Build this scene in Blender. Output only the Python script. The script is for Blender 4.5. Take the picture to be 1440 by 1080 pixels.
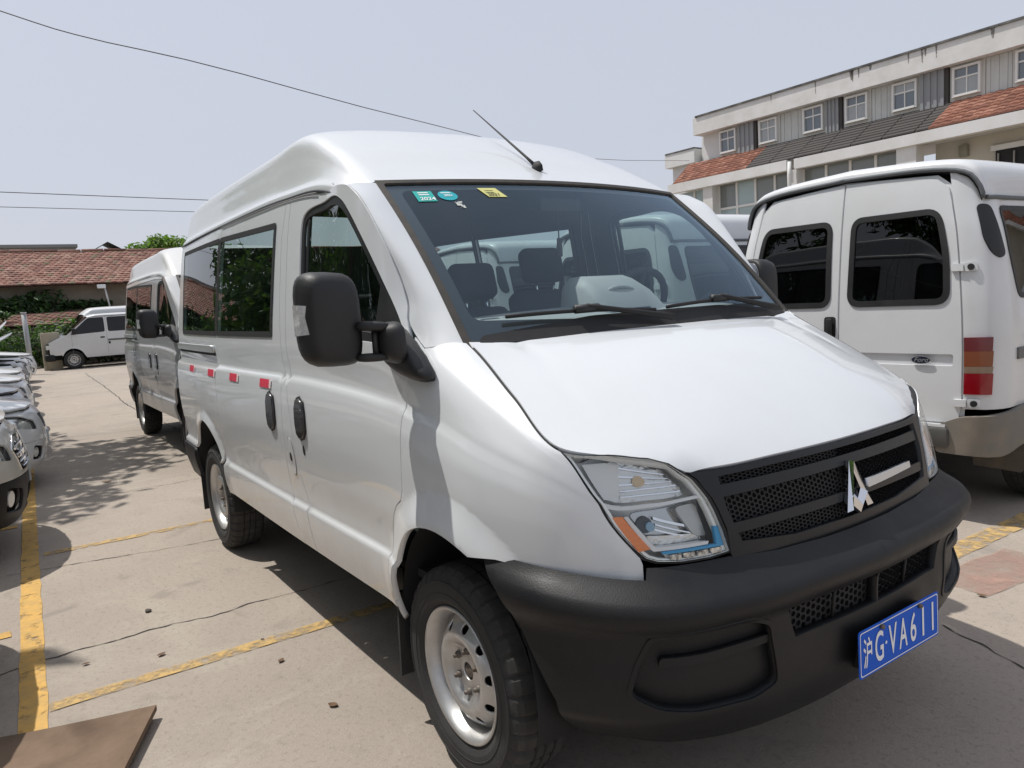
import bpy, bmesh, math, random
import numpy as np
from mathutils import Vector, Matrix
from mathutils.geometry import delaunay_2d_cdt

for o in list(bpy.data.objects):
    bpy.data.objects.remove(o, do_unlink=True)
scene = bpy.context.scene
COL = scene.collection
rad = math.radians

# ---------------------------------------------------------------- camera
cam_data = bpy.data.cameras.new('camera')
cam_data.sensor_width = 36.0
cam_data.lens = 1054.5 / 1440 * 36
cam_data.clip_start = .05
cam_data.clip_end = 2000
cam = bpy.data.objects.new('camera', cam_data)
COL.objects.link(cam)
M = Matrix(((0.567794, -0.058648, 0.821079), (0.820879, 0.11471, -0.559463), (-0.061375, 0.991666, 0.113275)))
cam.matrix_world = Matrix.Translation((1.9927, -2.0292, 1.5178)) @ M.to_4x4()
scene.camera = cam

# ---------------------------------------------------------------- sky, sun, exposure
SUN_TO = Vector((-.42, -.27, 1.0)).normalized()          # towards the sun
elev = math.asin(SUN_TO.z)
world = bpy.data.worlds.new('World')
scene.world = world
world.use_nodes = True
wn, wl = world.node_tree.nodes, world.node_tree.links
wn.clear()
sky = wn.new('ShaderNodeTexSky')
sky.sky_type = 'NISHITA'
sky.sun_disc = False
sky.sun_elevation = elev
sky.sun_rotation = math.atan2(SUN_TO.x, SUN_TO.y)
sky.air_density = 1.0
sky.dust_density = 3.5
sky.ozone_density = 1.5
hazemix = wn.new('ShaderNodeMixRGB')
hazemix.inputs[0].default_value = .74
hazemix.inputs[2].default_value = (8.6, 9.0, 10.2, 1)       # even high haze veiling the blue
wl.new(sky.outputs[0], hazemix.inputs[1])
bg = wn.new('ShaderNodeBackground')
bg.inputs[1].default_value = .082
wo = wn.new('ShaderNodeOutputWorld')
wl.new(hazemix.outputs[0], bg.inputs[0])
wl.new(bg.outputs[0], wo.inputs[0])

sun_data = bpy.data.lights.new('sun', 'SUN')
sun_data.energy = 3.9
sun_data.angle = rad(.6)
sun_data.color = (1.0, .965, .91)
sun = bpy.data.objects.new('sun', sun_data)
COL.objects.link(sun)
sun.rotation_euler = SUN_TO.to_track_quat('Z', 'Y').to_euler()
sun.location = (0, 0, 30)

scene.view_settings.view_transform = 'Standard'
scene.view_settings.look = 'None'
scene.view_settings.exposure = 0.02
scene.view_settings.gamma = 1.0
scene.view_settings.use_curve_mapping = False
scene.render.engine = 'CYCLES'
scene.cycles.max_bounces = 10
scene.cycles.transparent_max_bounces = 16
scene.cycles.caustics_reflective = False
scene.cycles.caustics_refractive = False
# ---------------------------------------------------------------- surface maths
def _hermite(kn, V, t, mono):
    """kn (n), V (n,...), t (m) -> (m,...) cubic interpolation along axis 0"""
    kn = np.asarray(kn, float); V = np.asarray(V, float)
    h = np.diff(kn); d = (V[1:] - V[:-1]) / h.reshape(-1, *([1] * (V.ndim - 1)))
    T = np.zeros_like(V); T[0] = d[0]; T[-1] = d[-1]
    for i in range(1, len(kn) - 1):
        if mono:
            a, b = d[i - 1], d[i]
            ok = a * b > 0
            T[i] = np.where(ok, 2 * a * b / np.where(ok, a + b, 1), 0)
        else:
            T[i] = (d[i - 1] * h[i] + d[i] * h[i - 1]) / (h[i] + h[i - 1])
    i = np.clip(np.searchsorted(kn, t, side='right') - 1, 0, len(kn) - 2)
    u = np.clip((t - kn[i]) / h[i], -.5, 1.5)
    sh = (-1,) + (1,) * (V.ndim - 1)
    u = u.reshape(sh); hh = h[i].reshape(sh)
    u2, u3 = u * u, u * u * u
    return (2 * u3 - 3 * u2 + 1) * V[i] + (u3 - 2 * u2 + u) * hh * T[i] + (-2 * u3 + 3 * u2) * V[i + 1] + (u3 - u2) * hh * T[i + 1]

class Table:
    """surface through a table of 3D points, rows = knots v, columns = stations s"""
    def __init__(self, sk, vk, P):
        self.sk = np.asarray(sk, float); self.vk = np.asarray(vk, float); self.P = np.asarray(P, float)
    def __call__(self, s, v):
        s = np.asarray(s, float); v = np.asarray(v, float)
        # interpolate every column at v, then across s
        cols = _hermite(self.vk, self.P, v, True)           # (m, ns, 3)
        kn = self.sk; h = np.diff(kn)
        d = (cols[:, 1:] - cols[:, :-1]) / h[None, :, None]
        T = np.empty_like(cols); T[:, 0] = d[:, 0]; T[:, -1] = d[:, -1]
        T[:, 1:-1] = (d[:, :-1] * h[None, 1:, None] + d[:, 1:] * h[None, :-1, None]) / (h[1:] + h[:-1])[None, :, None]
        if getattr(self, 'nose', False): T[:, -1, 0] = 0; T[:, -1, 2] = 0
        i = np.clip(np.searchsorted(kn, s, side='right') - 1, 0, len(kn) - 2); r = np.arange(len(s))
        u = ((s - kn[i]) / h[i]).clip(-.3, 1.3)[:, None]; hh = h[i][:, None]
        u2, u3 = u * u, u ** 3
        return (2*u3-3*u2+1)*cols[r, i] + (u3-2*u2+u)*hh*T[r, i] + (-2*u3+3*u2)*cols[r, i+1] + (u3-u2)*hh*T[r, i+1]

# ---- panel van, x forward from the front axle, y to its left, z up; right-hand half given
VROWS = [.40, .46, .60, .64, .662, .70, .85, 1.0, 1.12, 1.205, 1.228, 1.26, 1.33, 1.42, 1.60, 1.80, 1.95, 2.02, 2.10]
W_MID = [.950, .968, .985, .986, .970, .971, .989, .998, .995, .984, .962, .960, .963, .957, .934, .906, .882, .868, .850]
def _van_table():
    sk = [-3.95, -3.1, -2.0, -1.0, -.4, 0, .25, .47, .60, .72, .92, 1.20, 1.47]
    cols = []
    for x, k in ((-3.95, .045), (-3.1, .012), (-2.0, 0), (-1.0, 0)):
        cols.append([(x, -(w - k), z) for z, w in zip(VROWS, W_MID)])
    dz4 = [0, 0, 0, 0, 0, 0, -.005, -.01, -.02, -.025, -.025, -.02, -.01, 0, 0, 0, 0, 0, 0]
    cols.append([(-.4, -(w - .004 - (.006 if z > 1.5 else 0)), z + d) for z, w, d in zip(VROWS, W_MID, dz4)])
    y0 = [.95, .968, .984, .985, .978, .980, .992, .992, .988, .975, .962, .958, .945, .905, .82, .74, .66, .6, .5]
    z0 = [.40, .46, .60, .64, .665, .70, .84, .97, 1.07, 1.14, 1.17, 1.195, 1.26, 1.325, 1.378, 1.40, 1.41, 1.415, 1.42]
    cols.append([(0, -a, b) for a, b in zip(y0, z0)])
    y1 = [.93, .94, .955, .955, .955, .958, .968, .972, .966, .953, .943, .937, .920, .890, .842, .78, .7, .6, .5]
    z1 = [.40, .46, .60, .64, .665, .70, .83, .93, 1.02, 1.075, 1.10, 1.12, 1.155, 1.20, 1.238, 1.27, 1.29, 1.30, 1.31]
    cols.append([(.25, -a, b) for a, b in zip(y1, z1)])
    zf = [.40, .46, .60, .64, .665, .70, .80, .86, .91, .95, .965, .975, .995, 1.02]
    def front(lo, hi, ztop):
        c = []
        for z in zf + [ztop, ztop + .03, ztop + .05, ztop + .06, ztop + .07]:
            t = (z - .76) / (ztop - .76)
            b = .008 * (1 - (2 * min(max(t, 0), 1) - 1) ** 2)
            x = lo[0] + (hi[0] - lo[0]) * t + b; y = lo[1] + (hi[1] - lo[1]) * t + b * .4
            c.append((x, -y if lo[1] else 0, z))
        return c
    z7 = [.40, .46, .60, .64, .665, .70, .81, .90, .97, 1.01, 1.03, 1.045, 1.065, 1.09, 1.113, 1.13, 1.14, 1.15, 1.16]
    y7 = [.885] * 6 + [.885, .884, .880, .876, .873, .871, .866, .859, .848, .82, .78, .7, .6]
    x7 = [.47, .47, .47, .47, .47, .47, .478, .480, .478, .475, .473, .472, .470, .466, .460, .45, .44, .43, .42]
    cols.append([(a, -b, c) for a, b, c in zip(x7, y7, z7)])
    cols.append(front((.590, .797), (.545, .765), 1.088))
    cols.append(front((.668, .712), (.608, .683), 1.064))
    cols.append(front((.738, .52), (.670, .535), 1.036))
    cols.append(front((.768, .26), (.712, .27), 1.036))
    cols.append(front((.780, 0), (.724, 0), 1.036))
    P = np.array(cols).transpose(1, 0, 2)
    t = Table(sk, VROWS, P); t.nose = True
    return t
BODY0 = _van_table()
ARCHES = ((.045, .42, .385, .43, .10, .030), (-3.07, .44, .43, .42, .065, .018))
def BODY(s, v):
    P = BODY0(s, v)
    for cx, cz, a, b, wd, amp in ARCHES:
        dx, dz = P[:, 0] - cx, np.maximum(P[:, 2] - cz, 0)
        r = (np.sqrt((dx / a) ** 2 + (dz / b) ** 2) - 1) * (a + b) / 2
        k = np.clip(1 - r / wd, 0, 1)
        k = k * k * (3 - 2 * k) * .35 + k * .65
        k = np.where(r < 0, 1, k) * np.clip((P[:, 2] - .40) / .2, 0, 1) * np.clip((.62 - np.abs(dx)) / .1, 0, 1)
        P[:, 1] -= amp * k * np.where(np.abs(P[:, 1]) > .5, 1, 0)
    return P
# ---- front bumper: plan curve + outward offset per row
BROWS = [.27, .30, .36, .44, .53, .60, .655, .685, .715, .742, .775, .82]
def _bumper_table():
    sk = [.0, .25, .47, .60, .72, .92, 1.20, 1.47]
    pl = np.array([(0, -.985), (.25, -.962), (.478, -.885), (.595, -.80), (.672, -.714), (.738, -.52), (.768, -.26), (.780, 0)])
    nn = np.array([(0, -1), (.22, -.97), (.48, -.88), (.66, -.75), (.82, -.57), (.97, -.22), (.99, -.1), (1, 0)])
    off = [-.055, -.02, .025, .052, .060, .057, .060, .081, .091, .080, .030, -.02]
    sc = [.25, .45, .8, .95, 1, 1, 1, 1]
    tuck = [.06, .07, .09, .09, .07, .03, 0, 0]
    P = []
    for r, (b, o) in enumerate(zip(BROWS, off)):
        row = []
        for i in range(8):
            k = o * sc[i] if o > 0 else o
            k -= tuck[i] * max(0, (.44 - b) / .17)
            z = b + [.028, .03, .02, .01, .004, 0, 0, 0][i] * max(0, (b - .6) / .2)
            row.append((pl[i, 0] + nn[i, 0] * k, pl[i, 1] + nn[i, 1] * k, z))
        P.append(row)
    t = Table(sk, BROWS, P); t.nose = True
    return t
BUMPER = _bumper_table()
def inset(f, d):
    def g(s, v):
        s = np.asarray(s, float); v = np.asarray(v, float); e = 2e-3
        P = f(s, v)
        n = np.cross(f(s + e, v) - f(s - e, v), f(s, v + e) - f(s, v - e))
        n /= np.linalg.norm(n, axis=1)[:, None] + 1e-12
        return P - n * d
    return g
# ---------------------------------------------------------------- materials
MATS = {}
def mat(name, color=(.5, .5, .5), rough=.5, metal=0., coat=0., coat_rough=.05, spec=.5, back=None, noise=None, bump=None, emit=None, alpha_noise=None, dirt=None):
    """procedural principled material.
    noise=(scale, (r,g,b), amount[, detail]) mixes a second colour; bump=(scale, strength); back=(rgb) inner side of a sheet"""
    if name in MATS: return MATS[name]
    m = bpy.data.materials.new(name); m.use_nodes = True
    n, l = m.node_tree.nodes, m.node_tree.links
    b = n['Principled BSDF']; out = n['Material Output']
    b.inputs['Base Color'].default_value = (*color, 1)
    b.inputs['Roughness'].default_value = rough
    b.inputs['Metallic'].default_value = metal
    b.inputs['Coat Weight'].default_value = coat
    b.inputs['Coat Roughness'].default_value = coat_rough
    b.inputs['Specular IOR Level'].default_value = spec
    tc = n.new('ShaderNodeTexCoord')
    if noise:
        nt = n.new('ShaderNodeTexNoise'); nt.inputs['Scale'].default_value = noise[0]
        nt.inputs['Detail'].default_value = noise[3] if len(noise) > 3 else 5
        nt.inputs['Roughness'].default_value = .65
        l.new(tc.outputs['Object'], nt.inputs['Vector'])
        rp = n.new('ShaderNodeValToRGB'); rp.color_ramp.elements[0].position = .38; rp.color_ramp.elements[1].position = .68
        l.new(nt.outputs['Fac'], rp.inputs[0])
        mu = n.new('ShaderNodeMath'); mu.operation = 'MULTIPLY'; mu.inputs[1].default_value = noise[2]
        l.new(rp.outputs[0], mu.inputs[0])
        mx = n.new('ShaderNodeMixRGB'); mx.inputs[1].default_value = (*color, 1); mx.inputs[2].default_value = (*noise[1], 1)
        l.new(mu.outputs[0], mx.inputs[0]); l.new(mx.outputs[0], b.inputs['Base Color'])
        ro = n.new('ShaderNodeMath'); ro.operation = 'MULTIPLY_ADD'; ro.inputs[1].default_value = .25 * noise[2]; ro.inputs[2].default_value = rough
        l.new(rp.outputs[0], ro.inputs[0]); l.new(ro.outputs[0], b.inputs['Roughness'])
    if dirt:          # road dust clinging to the lower panels: (rgb, z_low, z_high, amount)
        sx = n.new('ShaderNodeSeparateXYZ'); l.new(tc.outputs['Object'], sx.inputs[0])
        mr = n.new('ShaderNodeMapRange'); mr.inputs[1].default_value = dirt[2]; mr.inputs[2].default_value = dirt[1]; l.new(sx.outputs[2], mr.inputs[0])
        nd = n.new('ShaderNodeTexNoise'); nd.inputs['Scale'].default_value = 7; nd.inputs['Detail'].default_value = 9; nd.inputs['Roughness'].default_value = .7
        l.new(tc.outputs['Object'], nd.inputs['Vector'])
        m1 = n.new('ShaderNodeMath'); m1.operation = 'MULTIPLY'; l.new(mr.outputs[0], m1.inputs[0]); l.new(nd.outputs['Fac'], m1.inputs[1])
        m2 = n.new('ShaderNodeMath'); m2.operation = 'MULTIPLY'; m2.inputs[1].default_value = dirt[3] * 2; m2.use_clamp = True; l.new(m1.outputs[0], m2.inputs[0])
        dx = n.new('ShaderNodeMixRGB'); dx.inputs[2].default_value = (*dirt[0], 1); l.new(m2.outputs[0], dx.inputs[0])
        src = b.inputs['Base Color'].links[0].from_socket if b.inputs['Base Color'].links else None
        if src: l.new(src, dx.inputs[1])
        else: dx.inputs[1].default_value = (*color, 1)
        l.new(dx.outputs[0], b.inputs['Base Color'])
    if bump:
        nb = n.new('ShaderNodeTexNoise'); nb.inputs['Scale'].default_value = bump[0]; nb.inputs['Detail'].default_value = 4
        l.new(tc.outputs['Object'], nb.inputs['Vector'])
        bp = n.new('ShaderNodeBump'); bp.inputs['Strength'].default_value = bump[1]; bp.inputs['Distance'].default_value = .01
        l.new(nb.outputs['Fac'], bp.inputs['Height']); l.new(bp.outputs[0], b.inputs['Normal'])
    if emit:
        b.inputs['Emission Color'].default_value = (*emit[:3], 1); b.inputs['Emission Strength'].default_value = emit[3]
    if back:
        geo = n.new('ShaderNodeNewGeometry')
        b2 = n.new('ShaderNodeBsdfPrincipled'); b2.inputs['Base Color'].default_value = (*back, 1); b2.inputs['Roughness'].default_value = .8
        ms = n.new('ShaderNodeMixShader')
        l.new(geo.outputs['Backfacing'], ms.inputs[0]); l.new(b.outputs[0], ms.inputs[1]); l.new(b2.outputs[0], ms.inputs[2])
        l.new(ms.outputs[0], out.inputs['Surface'])
    if alpha_noise:   # worn paint: (scale, threshold, softness)
        na = n.new('ShaderNodeTexNoise'); na.inputs['Scale'].default_value = alpha_noise[0]; na.inputs['Detail'].default_value = 8
        na.inputs['Roughness'].default_value = .7
        l.new(tc.outputs['Object'], na.inputs['Vector'])
        mr = n.new('ShaderNodeMapRange'); mr.inputs[1].default_value = alpha_noise[1]; mr.inputs[2].default_value = alpha_noise[1] + alpha_noise[2]
        mr.inputs[3].default_value = 1; mr.inputs[4].default_value = 0
        l.new(na.outputs['Fac'], mr.inputs[0])
        tr = n.new('ShaderNodeBsdfTransparent'); ms = n.new('ShaderNodeMixShader')
        l.new(mr.outputs[0], ms.inputs[0]); l.new(tr.outputs[0], ms.inputs[1]); l.new(b.outputs[0], ms.inputs[2])
        l.new(ms.outputs[0], out.inputs['Surface'])
    MATS[name] = m
    return m

def glass(name, tint=(.8, .9, .88), ior=1.5, dust=.0, refl=(1, 1, 1)):
    if name in MATS: return MATS[name]
    m = bpy.data.materials.new(name); m.use_nodes = True
    n, l = m.node_tree.nodes, m.node_tree.links
    n.clear()
    out = n.new('ShaderNodeOutputMaterial')
    tr = n.new('ShaderNodeBsdfTransparent'); tr.inputs[0].default_value = (*tint, 1)
    gl = n.new('ShaderNodeBsdfGlossy'); gl.inputs['Roughness'].default_value = .0; gl.inputs[0].default_value = (*refl, 1)
    fr = n.new('ShaderNodeFresnel'); fr.inputs[0].default_value = ior
    geo = n.new('ShaderNodeNewGeometry'); mr = n.new('ShaderNodeMapRange')   # thin sheet: same index from both sides
    mr.inputs[3].default_value = ior; mr.inputs[4].default_value = 1 / ior
    l.new(geo.outputs['Backfacing'], mr.inputs[0]); l.new(mr.outputs[0], fr.inputs[0])
    ms = n.new('ShaderNodeMixShader')
    l.new(fr.outputs[0], ms.inputs[0]); l.new(tr.outputs[0], ms.inputs[1]); l.new(gl.outputs[0], ms.inputs[2])
    last = ms
    if dust:
        df = n.new('ShaderNodeBsdfDiffuse'); df.inputs[0].default_value = (.55, .55, .52, 1)
        tc = n.new('ShaderNodeTexCoord'); nz = n.new('ShaderNodeTexNoise'); nz.inputs['Scale'].default_value = 6; nz.inputs['Detail'].default_value = 6
        l.new(tc.outputs['Object'], nz.inputs['Vector'])
        mu = n.new('ShaderNodeMath'); mu.operation = 'MULTIPLY'; mu.inputs[1].default_value = dust
        l.new(nz.outputs['Fac'], mu.inputs[0])
        m2 = n.new('ShaderNodeMixShader'); l.new(mu.outputs[0], m2.inputs[0]); l.new(ms.outputs[0], m2.inputs[1]); l.new(df.outputs[0], m2.inputs[2])
        last = m2
    l.new(last.outputs[0], out.inputs['Surface'])
    MATS[name] = m
    return m

INNER = (.13, .14, .15)
PAINT = mat('white_paint', (.665, .69, .71), .30, coat=.7, coat_rough=.05, back=INNER, noise=(1.7, (.61, .63, .64), .5), dirt=((.36, .31, .25), .38, .85, .42))
SILVER = mat('silver_paint', (.40, .405, .41), .38, metal=.2, coat=.4, back=INNER)
BLACKPL = mat('black_plastic', (.009, .0095, .011), .46, bump=(350, .12), noise=(5, (.026, .026, .026), .5))
BUMPPL = mat('bumper_plastic', (.007, .0075, .009), .42, spec=.33, bump=(260, .10), noise=(3.5, (.015, .015, .0155), .7))
DULLBLK = mat('matt_black', (.012, .012, .013), .7)
RUBBER = mat('rubber', (.022, .022, .023), .75, noise=(9, (.05, .047, .044), .6), bump=(120, .2))
TREAD = mat('tyre_tread', (.035, .034, .033), .85, noise=(14, (.075, .07, .062), .7))
SEAL = mat('window_seal', (.028, .025, .022), .6, noise=(20, (.075, .062, .048), .5))
CHROME = mat('chrome', (.75, .76, .78), .08, metal=1)
STEEL = mat('rim_steel', (.52, .52, .52), .34, metal=.75, noise=(11, (.40, .37, .33), .5))
BOLT = mat('rusty_bolt', (.20, .18, .16), .55, metal=.5, noise=(40, (.11, .075, .05), .9))
GLASSW = glass('windscreen_glass', (.84, .93, .95), 1.72, dust=.03, refl=(.62, .82, 1.0))
GLASSD = glass('door_glass', (.44, .54, .51), 1.55)
GLASST = glass('tinted_glass', (.50, .60, .58), 1.55)
GLASSK = glass('dark_glass', (.035, .04, .045), 1.5)
LENS = glass('lamp_lens', (.98, .99, .99), 1.35, dust=.03)
REFLECT = mat('lamp_reflector', (.72, .73, .72), .12, metal=.85)
LAMPGREY = mat('lamp_bezel', (.78, .80, .79), .3, metal=.15)
ORANGE = mat('orange_reflector', (.72, .20, .04), .25, coat=.5, bump=(120, .3))
GRILLE = mat('grille_plastic', (.009, .0095, .0105), .36, spec=.4, bump=(200, .08))
BLUETRIM = mat('blue_trim', (.02, .28, .55), .3)
RED = mat('red_tape', (.62, .04, .08), .4)
PALE = mat('pale_tape', (.75, .62, .62), .4)
INTERIOR = mat('interior_grey', (.10, .105, .11), .75)
SEATCLOTH = mat('seat_cloth', (.045, .05, .055), .9, bump=(300, .3))
DASH = mat('dashboard_plastic', (.34, .345, .33), .6)
DARKINT = mat('dark_interior', (.03, .03, .032), .8)

# ---------------------------------------------------------------- objects
def link(o, parent=None):
    COL.objects.link(o)
    if parent is not None: o.parent = parent
    return o
def tag(o, label=None, cat=None, group=None, kind=None):
    if label: o['label'] = label
    if cat: o['category'] = cat
    if group: o['group'] = group
    if kind: o['kind'] = kind
    return o
def empty(name, loc=(0, 0, 0), rz=0, **k):
    o = bpy.data.objects.new(name, None); o.location = loc; o.rotation_euler = (0, 0, rz); o.empty_display_size = .2
    link(o); return tag(o, **k)
def mobj(name, V, F, material, parent=None, smooth=True, normals=None, fm=None):
    me = bpy.data.meshes.new(name)
    me.from_pydata([tuple(map(float, p)) for p in V], [], [tuple(map(int, f)) for f in F])
    mats = material if isinstance(material, (list, tuple)) else [material]
    for m in mats: me.materials.append(m)
    if smooth: me.polygons.foreach_set('use_smooth', [True] * len(me.polygons))
    if fm is not None: me.polygons.foreach_set('material_index', fm)
    me.update()
    if normals is not None: me.normals_split_custom_set_from_vertices([tuple(map(float, q)) for q in normals])
    o = bpy.data.objects.new(name, me)
    return link(o, parent)
def bobj(name, bm, material, parent=None, smooth=False, angle=None):
    me = bpy.data.meshes.new(name)
    bm.normal_update(); bm.to_mesh(me); bm.free()
    me.materials.append(material)
    if smooth:
        me.polygons.foreach_set('use_smooth', [True] * len(me.polygons))
        if angle: me.set_sharp_from_angle(angle=rad(angle))
    o = bpy.data.objects.new(name, me)
    return link(o, parent)
def copy_tree(o, parent=None):
    c = o.copy(); COL.objects.link(c)
    if parent is not None: c.parent = parent
    for ch in list(o.children): copy_tree(ch, c)
    return c

def add_box(bm, lo, hi, mtx=None):
    vs = [bm.verts.new((x, y, z)) for x in (lo[0], hi[0]) for y in (lo[1], hi[1]) for z in (lo[2], hi[2])]
    for f in ((0, 1, 3, 2), (4, 6, 7, 5), (0, 4, 5, 1), (2, 3, 7, 6), (0, 2, 6, 4), (1, 5, 7, 3)):
        bm.faces.new([vs[i] for i in f])
    if mtx is not None: bmesh.ops.transform(bm, matrix=mtx, verts=vs)
    return vs
def box(name, lo, hi, material, parent=None, bevel=0, segs=2, mtx=None, smooth=None):
    bm = bmesh.new(); add_box(bm, lo, hi)
    if bevel: bmesh.ops.bevel(bm, geom=list(bm.edges), offset=bevel, segments=segs, profile=.5, affect='EDGES', clamp_overlap=True)
    if mtx is not None: bmesh.ops.transform(bm, matrix=mtx, verts=list(bm.verts))
    bmesh.ops.recalc_face_normals(bm, faces=list(bm.faces))
    return bobj(name, bm, material, parent, smooth=bool(bevel) if smooth is None else smooth, angle=40)
def tube_mesh(pts, r, n=8, caps=True):
    pts = [Vector(p) for p in pts]; V = []; F = []
    rs = r if isinstance(r, (list, tuple)) else [r] * len(pts)
    up = Vector((0, 0, 1))
    for i, p in enumerate(pts):
        t = (pts[min(i + 1, len(pts) - 1)] - pts[max(i - 1, 0)]).normalized()
        a = t.cross(up)
        if a.length < .1: a = t.cross(Vector((1, 0, 0)))
        a.normalize(); b = a.cross(t)
        for k in range(n):
            th = 2 * math.pi * k / n
            V.append(p + (a * math.cos(th) + b * math.sin(th)) * rs[i])
    for i in range(len(pts) - 1):
        for k in range(n):
            F.append((i * n + k, (i + 1) * n + k, (i + 1) * n + (k + 1) % n, i * n + (k + 1) % n))
    if caps:
        F.append(tuple(range(n))); F.append(tuple(reversed(range((len(pts) - 1) * n, len(pts) * n))))
    return V, F
def tube(name, pts, r, material, parent=None, n=8):
    V, F = tube_mesh(pts, r, n); F = [tuple(reversed(f)) for f in F]
    return mobj(name, V, F, material, parent)
def loft(name, secs, material, parent=None, caps=True, subsurf=0, closed=True, smooth=True):
    n = len(secs[0]); V = [p for s in secs for p in s]; F = []
    for i in range(len(secs) - 1):
        for k in range(n if closed else n - 1):
            F.append((i * n + k, i * n + (k + 1) % n, (i + 1) * n + (k + 1) % n, (i + 1) * n + k))
    if caps and closed:
        F.append(tuple(reversed(range(n)))); F.append(tuple(range((len(secs) - 1) * n, len(secs) * n)))
    o = mobj(name, V, F, material, parent, smooth=smooth)
    bm = bmesh.new(); bm.from_mesh(o.data); bmesh.ops.recalc_face_normals(bm, faces=list(bm.faces)); bm.to_mesh(o.data); bm.free()
    if subsurf:
        md = o.modifiers.new('smooth', 'SUBSURF'); md.levels = subsurf; md.render_levels = subsurf
    return o
def lathe(name, prof, centre, axis_y, material, parent=None, n=64):
    """prof list of (r, y) turned round the axle (y axis) through centre"""
    V, F = [], []
    m = len(prof)
    for k in range(n):
        th = 2 * math.pi * k / n; c, s = math.cos(th), math.sin(th)
        for r, y in prof: V.append((centre[0] + r * c, centre[1] + axis_y * y, centre[2] + r * s))
    for k in range(n):
        k2 = (k + 1) % n
        for j in range(m - 1): F.append((k * m + j, k * m + j + 1, k2 * m + j + 1, k2 * m + j))
    o = mobj(name, V, F, material, parent)
    bm = bmesh.new(); bm.from_mesh(o.data); bmesh.ops.recalc_face_normals(bm, faces=list(bm.faces)); bm.to_mesh(o.data); bm.free()
    return o

def inpoly(P, poly):
    P = np.asarray(P, float); poly = np.asarray(poly, float)
    x, y = P[:, 0], P[:, 1]; c = np.zeros(len(P), bool); j = len(poly) - 1
    for i in range(len(poly)):
        xi, yi = poly[i]; xj, yj = poly[j]
        if yi != yj:
            k = ((yi > y) != (yj > y)) & (x < (xj - xi) * (y - yi) / (yj - yi) + xi)
            c ^= k
        j = i
    return c
def area(poly):
    p = np.asarray(poly, float); q = np.roll(p, -1, 0)
    return .5 * (p[:, 0] * q[:, 1] - q[:, 0] * p[:, 1]).sum()
def offset_poly(poly, d):
    """move an outline inwards by d (outwards when negative)"""
    p = np.asarray(poly, float)
    if area(p) < 0: p = p[::-1]
    keep = np.linalg.norm(p - np.roll(p, 1, 0), axis=1) > 1e-5
    p = p[keep]
    a = p - np.roll(p, 1, 0); b = np.roll(p, -1, 0) - p
    a /= np.linalg.norm(a, axis=1)[:, None]; b /= np.linalg.norm(b, axis=1)[:, None]
    na = np.stack([-a[:, 1], a[:, 0]], 1); nb = np.stack([-b[:, 1], b[:, 0]], 1)
    m = na + nb; k = np.maximum((m * na).sum(1), .5)
    return p + m / k[:, None] * d
def densify(poly, ds, dv):
    out = []; n = len(poly)
    for i in range(n):
        a = np.asarray(poly[i], float); b = np.asarray(poly[(i + 1) % n], float)
        k = max(1, int(math.ceil(max(abs(b[0] - a[0]) / ds, abs(b[1] - a[1]) / dv))))
        for t in range(k): out.append(a + (b - a) * t / k)
    return np.array(out)
def rounded(poly, r, n=4):
    """round the corners of an outline"""
    p = [np.asarray(q, float) for q in poly]; out = []; m = len(p)
    for i in range(m):
        a, b, c = p[i - 1], p[i], p[(i + 1) % m]
        la, lc = np.linalg.norm(a - b), np.linalg.norm(c - b)
        k = min(r, .45 * la, .45 * lc)
        s, e = b + (a - b) / la * k, b + (c - b) / lc * k
        for t in np.linspace(0, 1, n + 1): out.append((1 - t) ** 2 * s + 2 * t * (1 - t) * b + t * t * e)
    return np.array(out)
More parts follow.
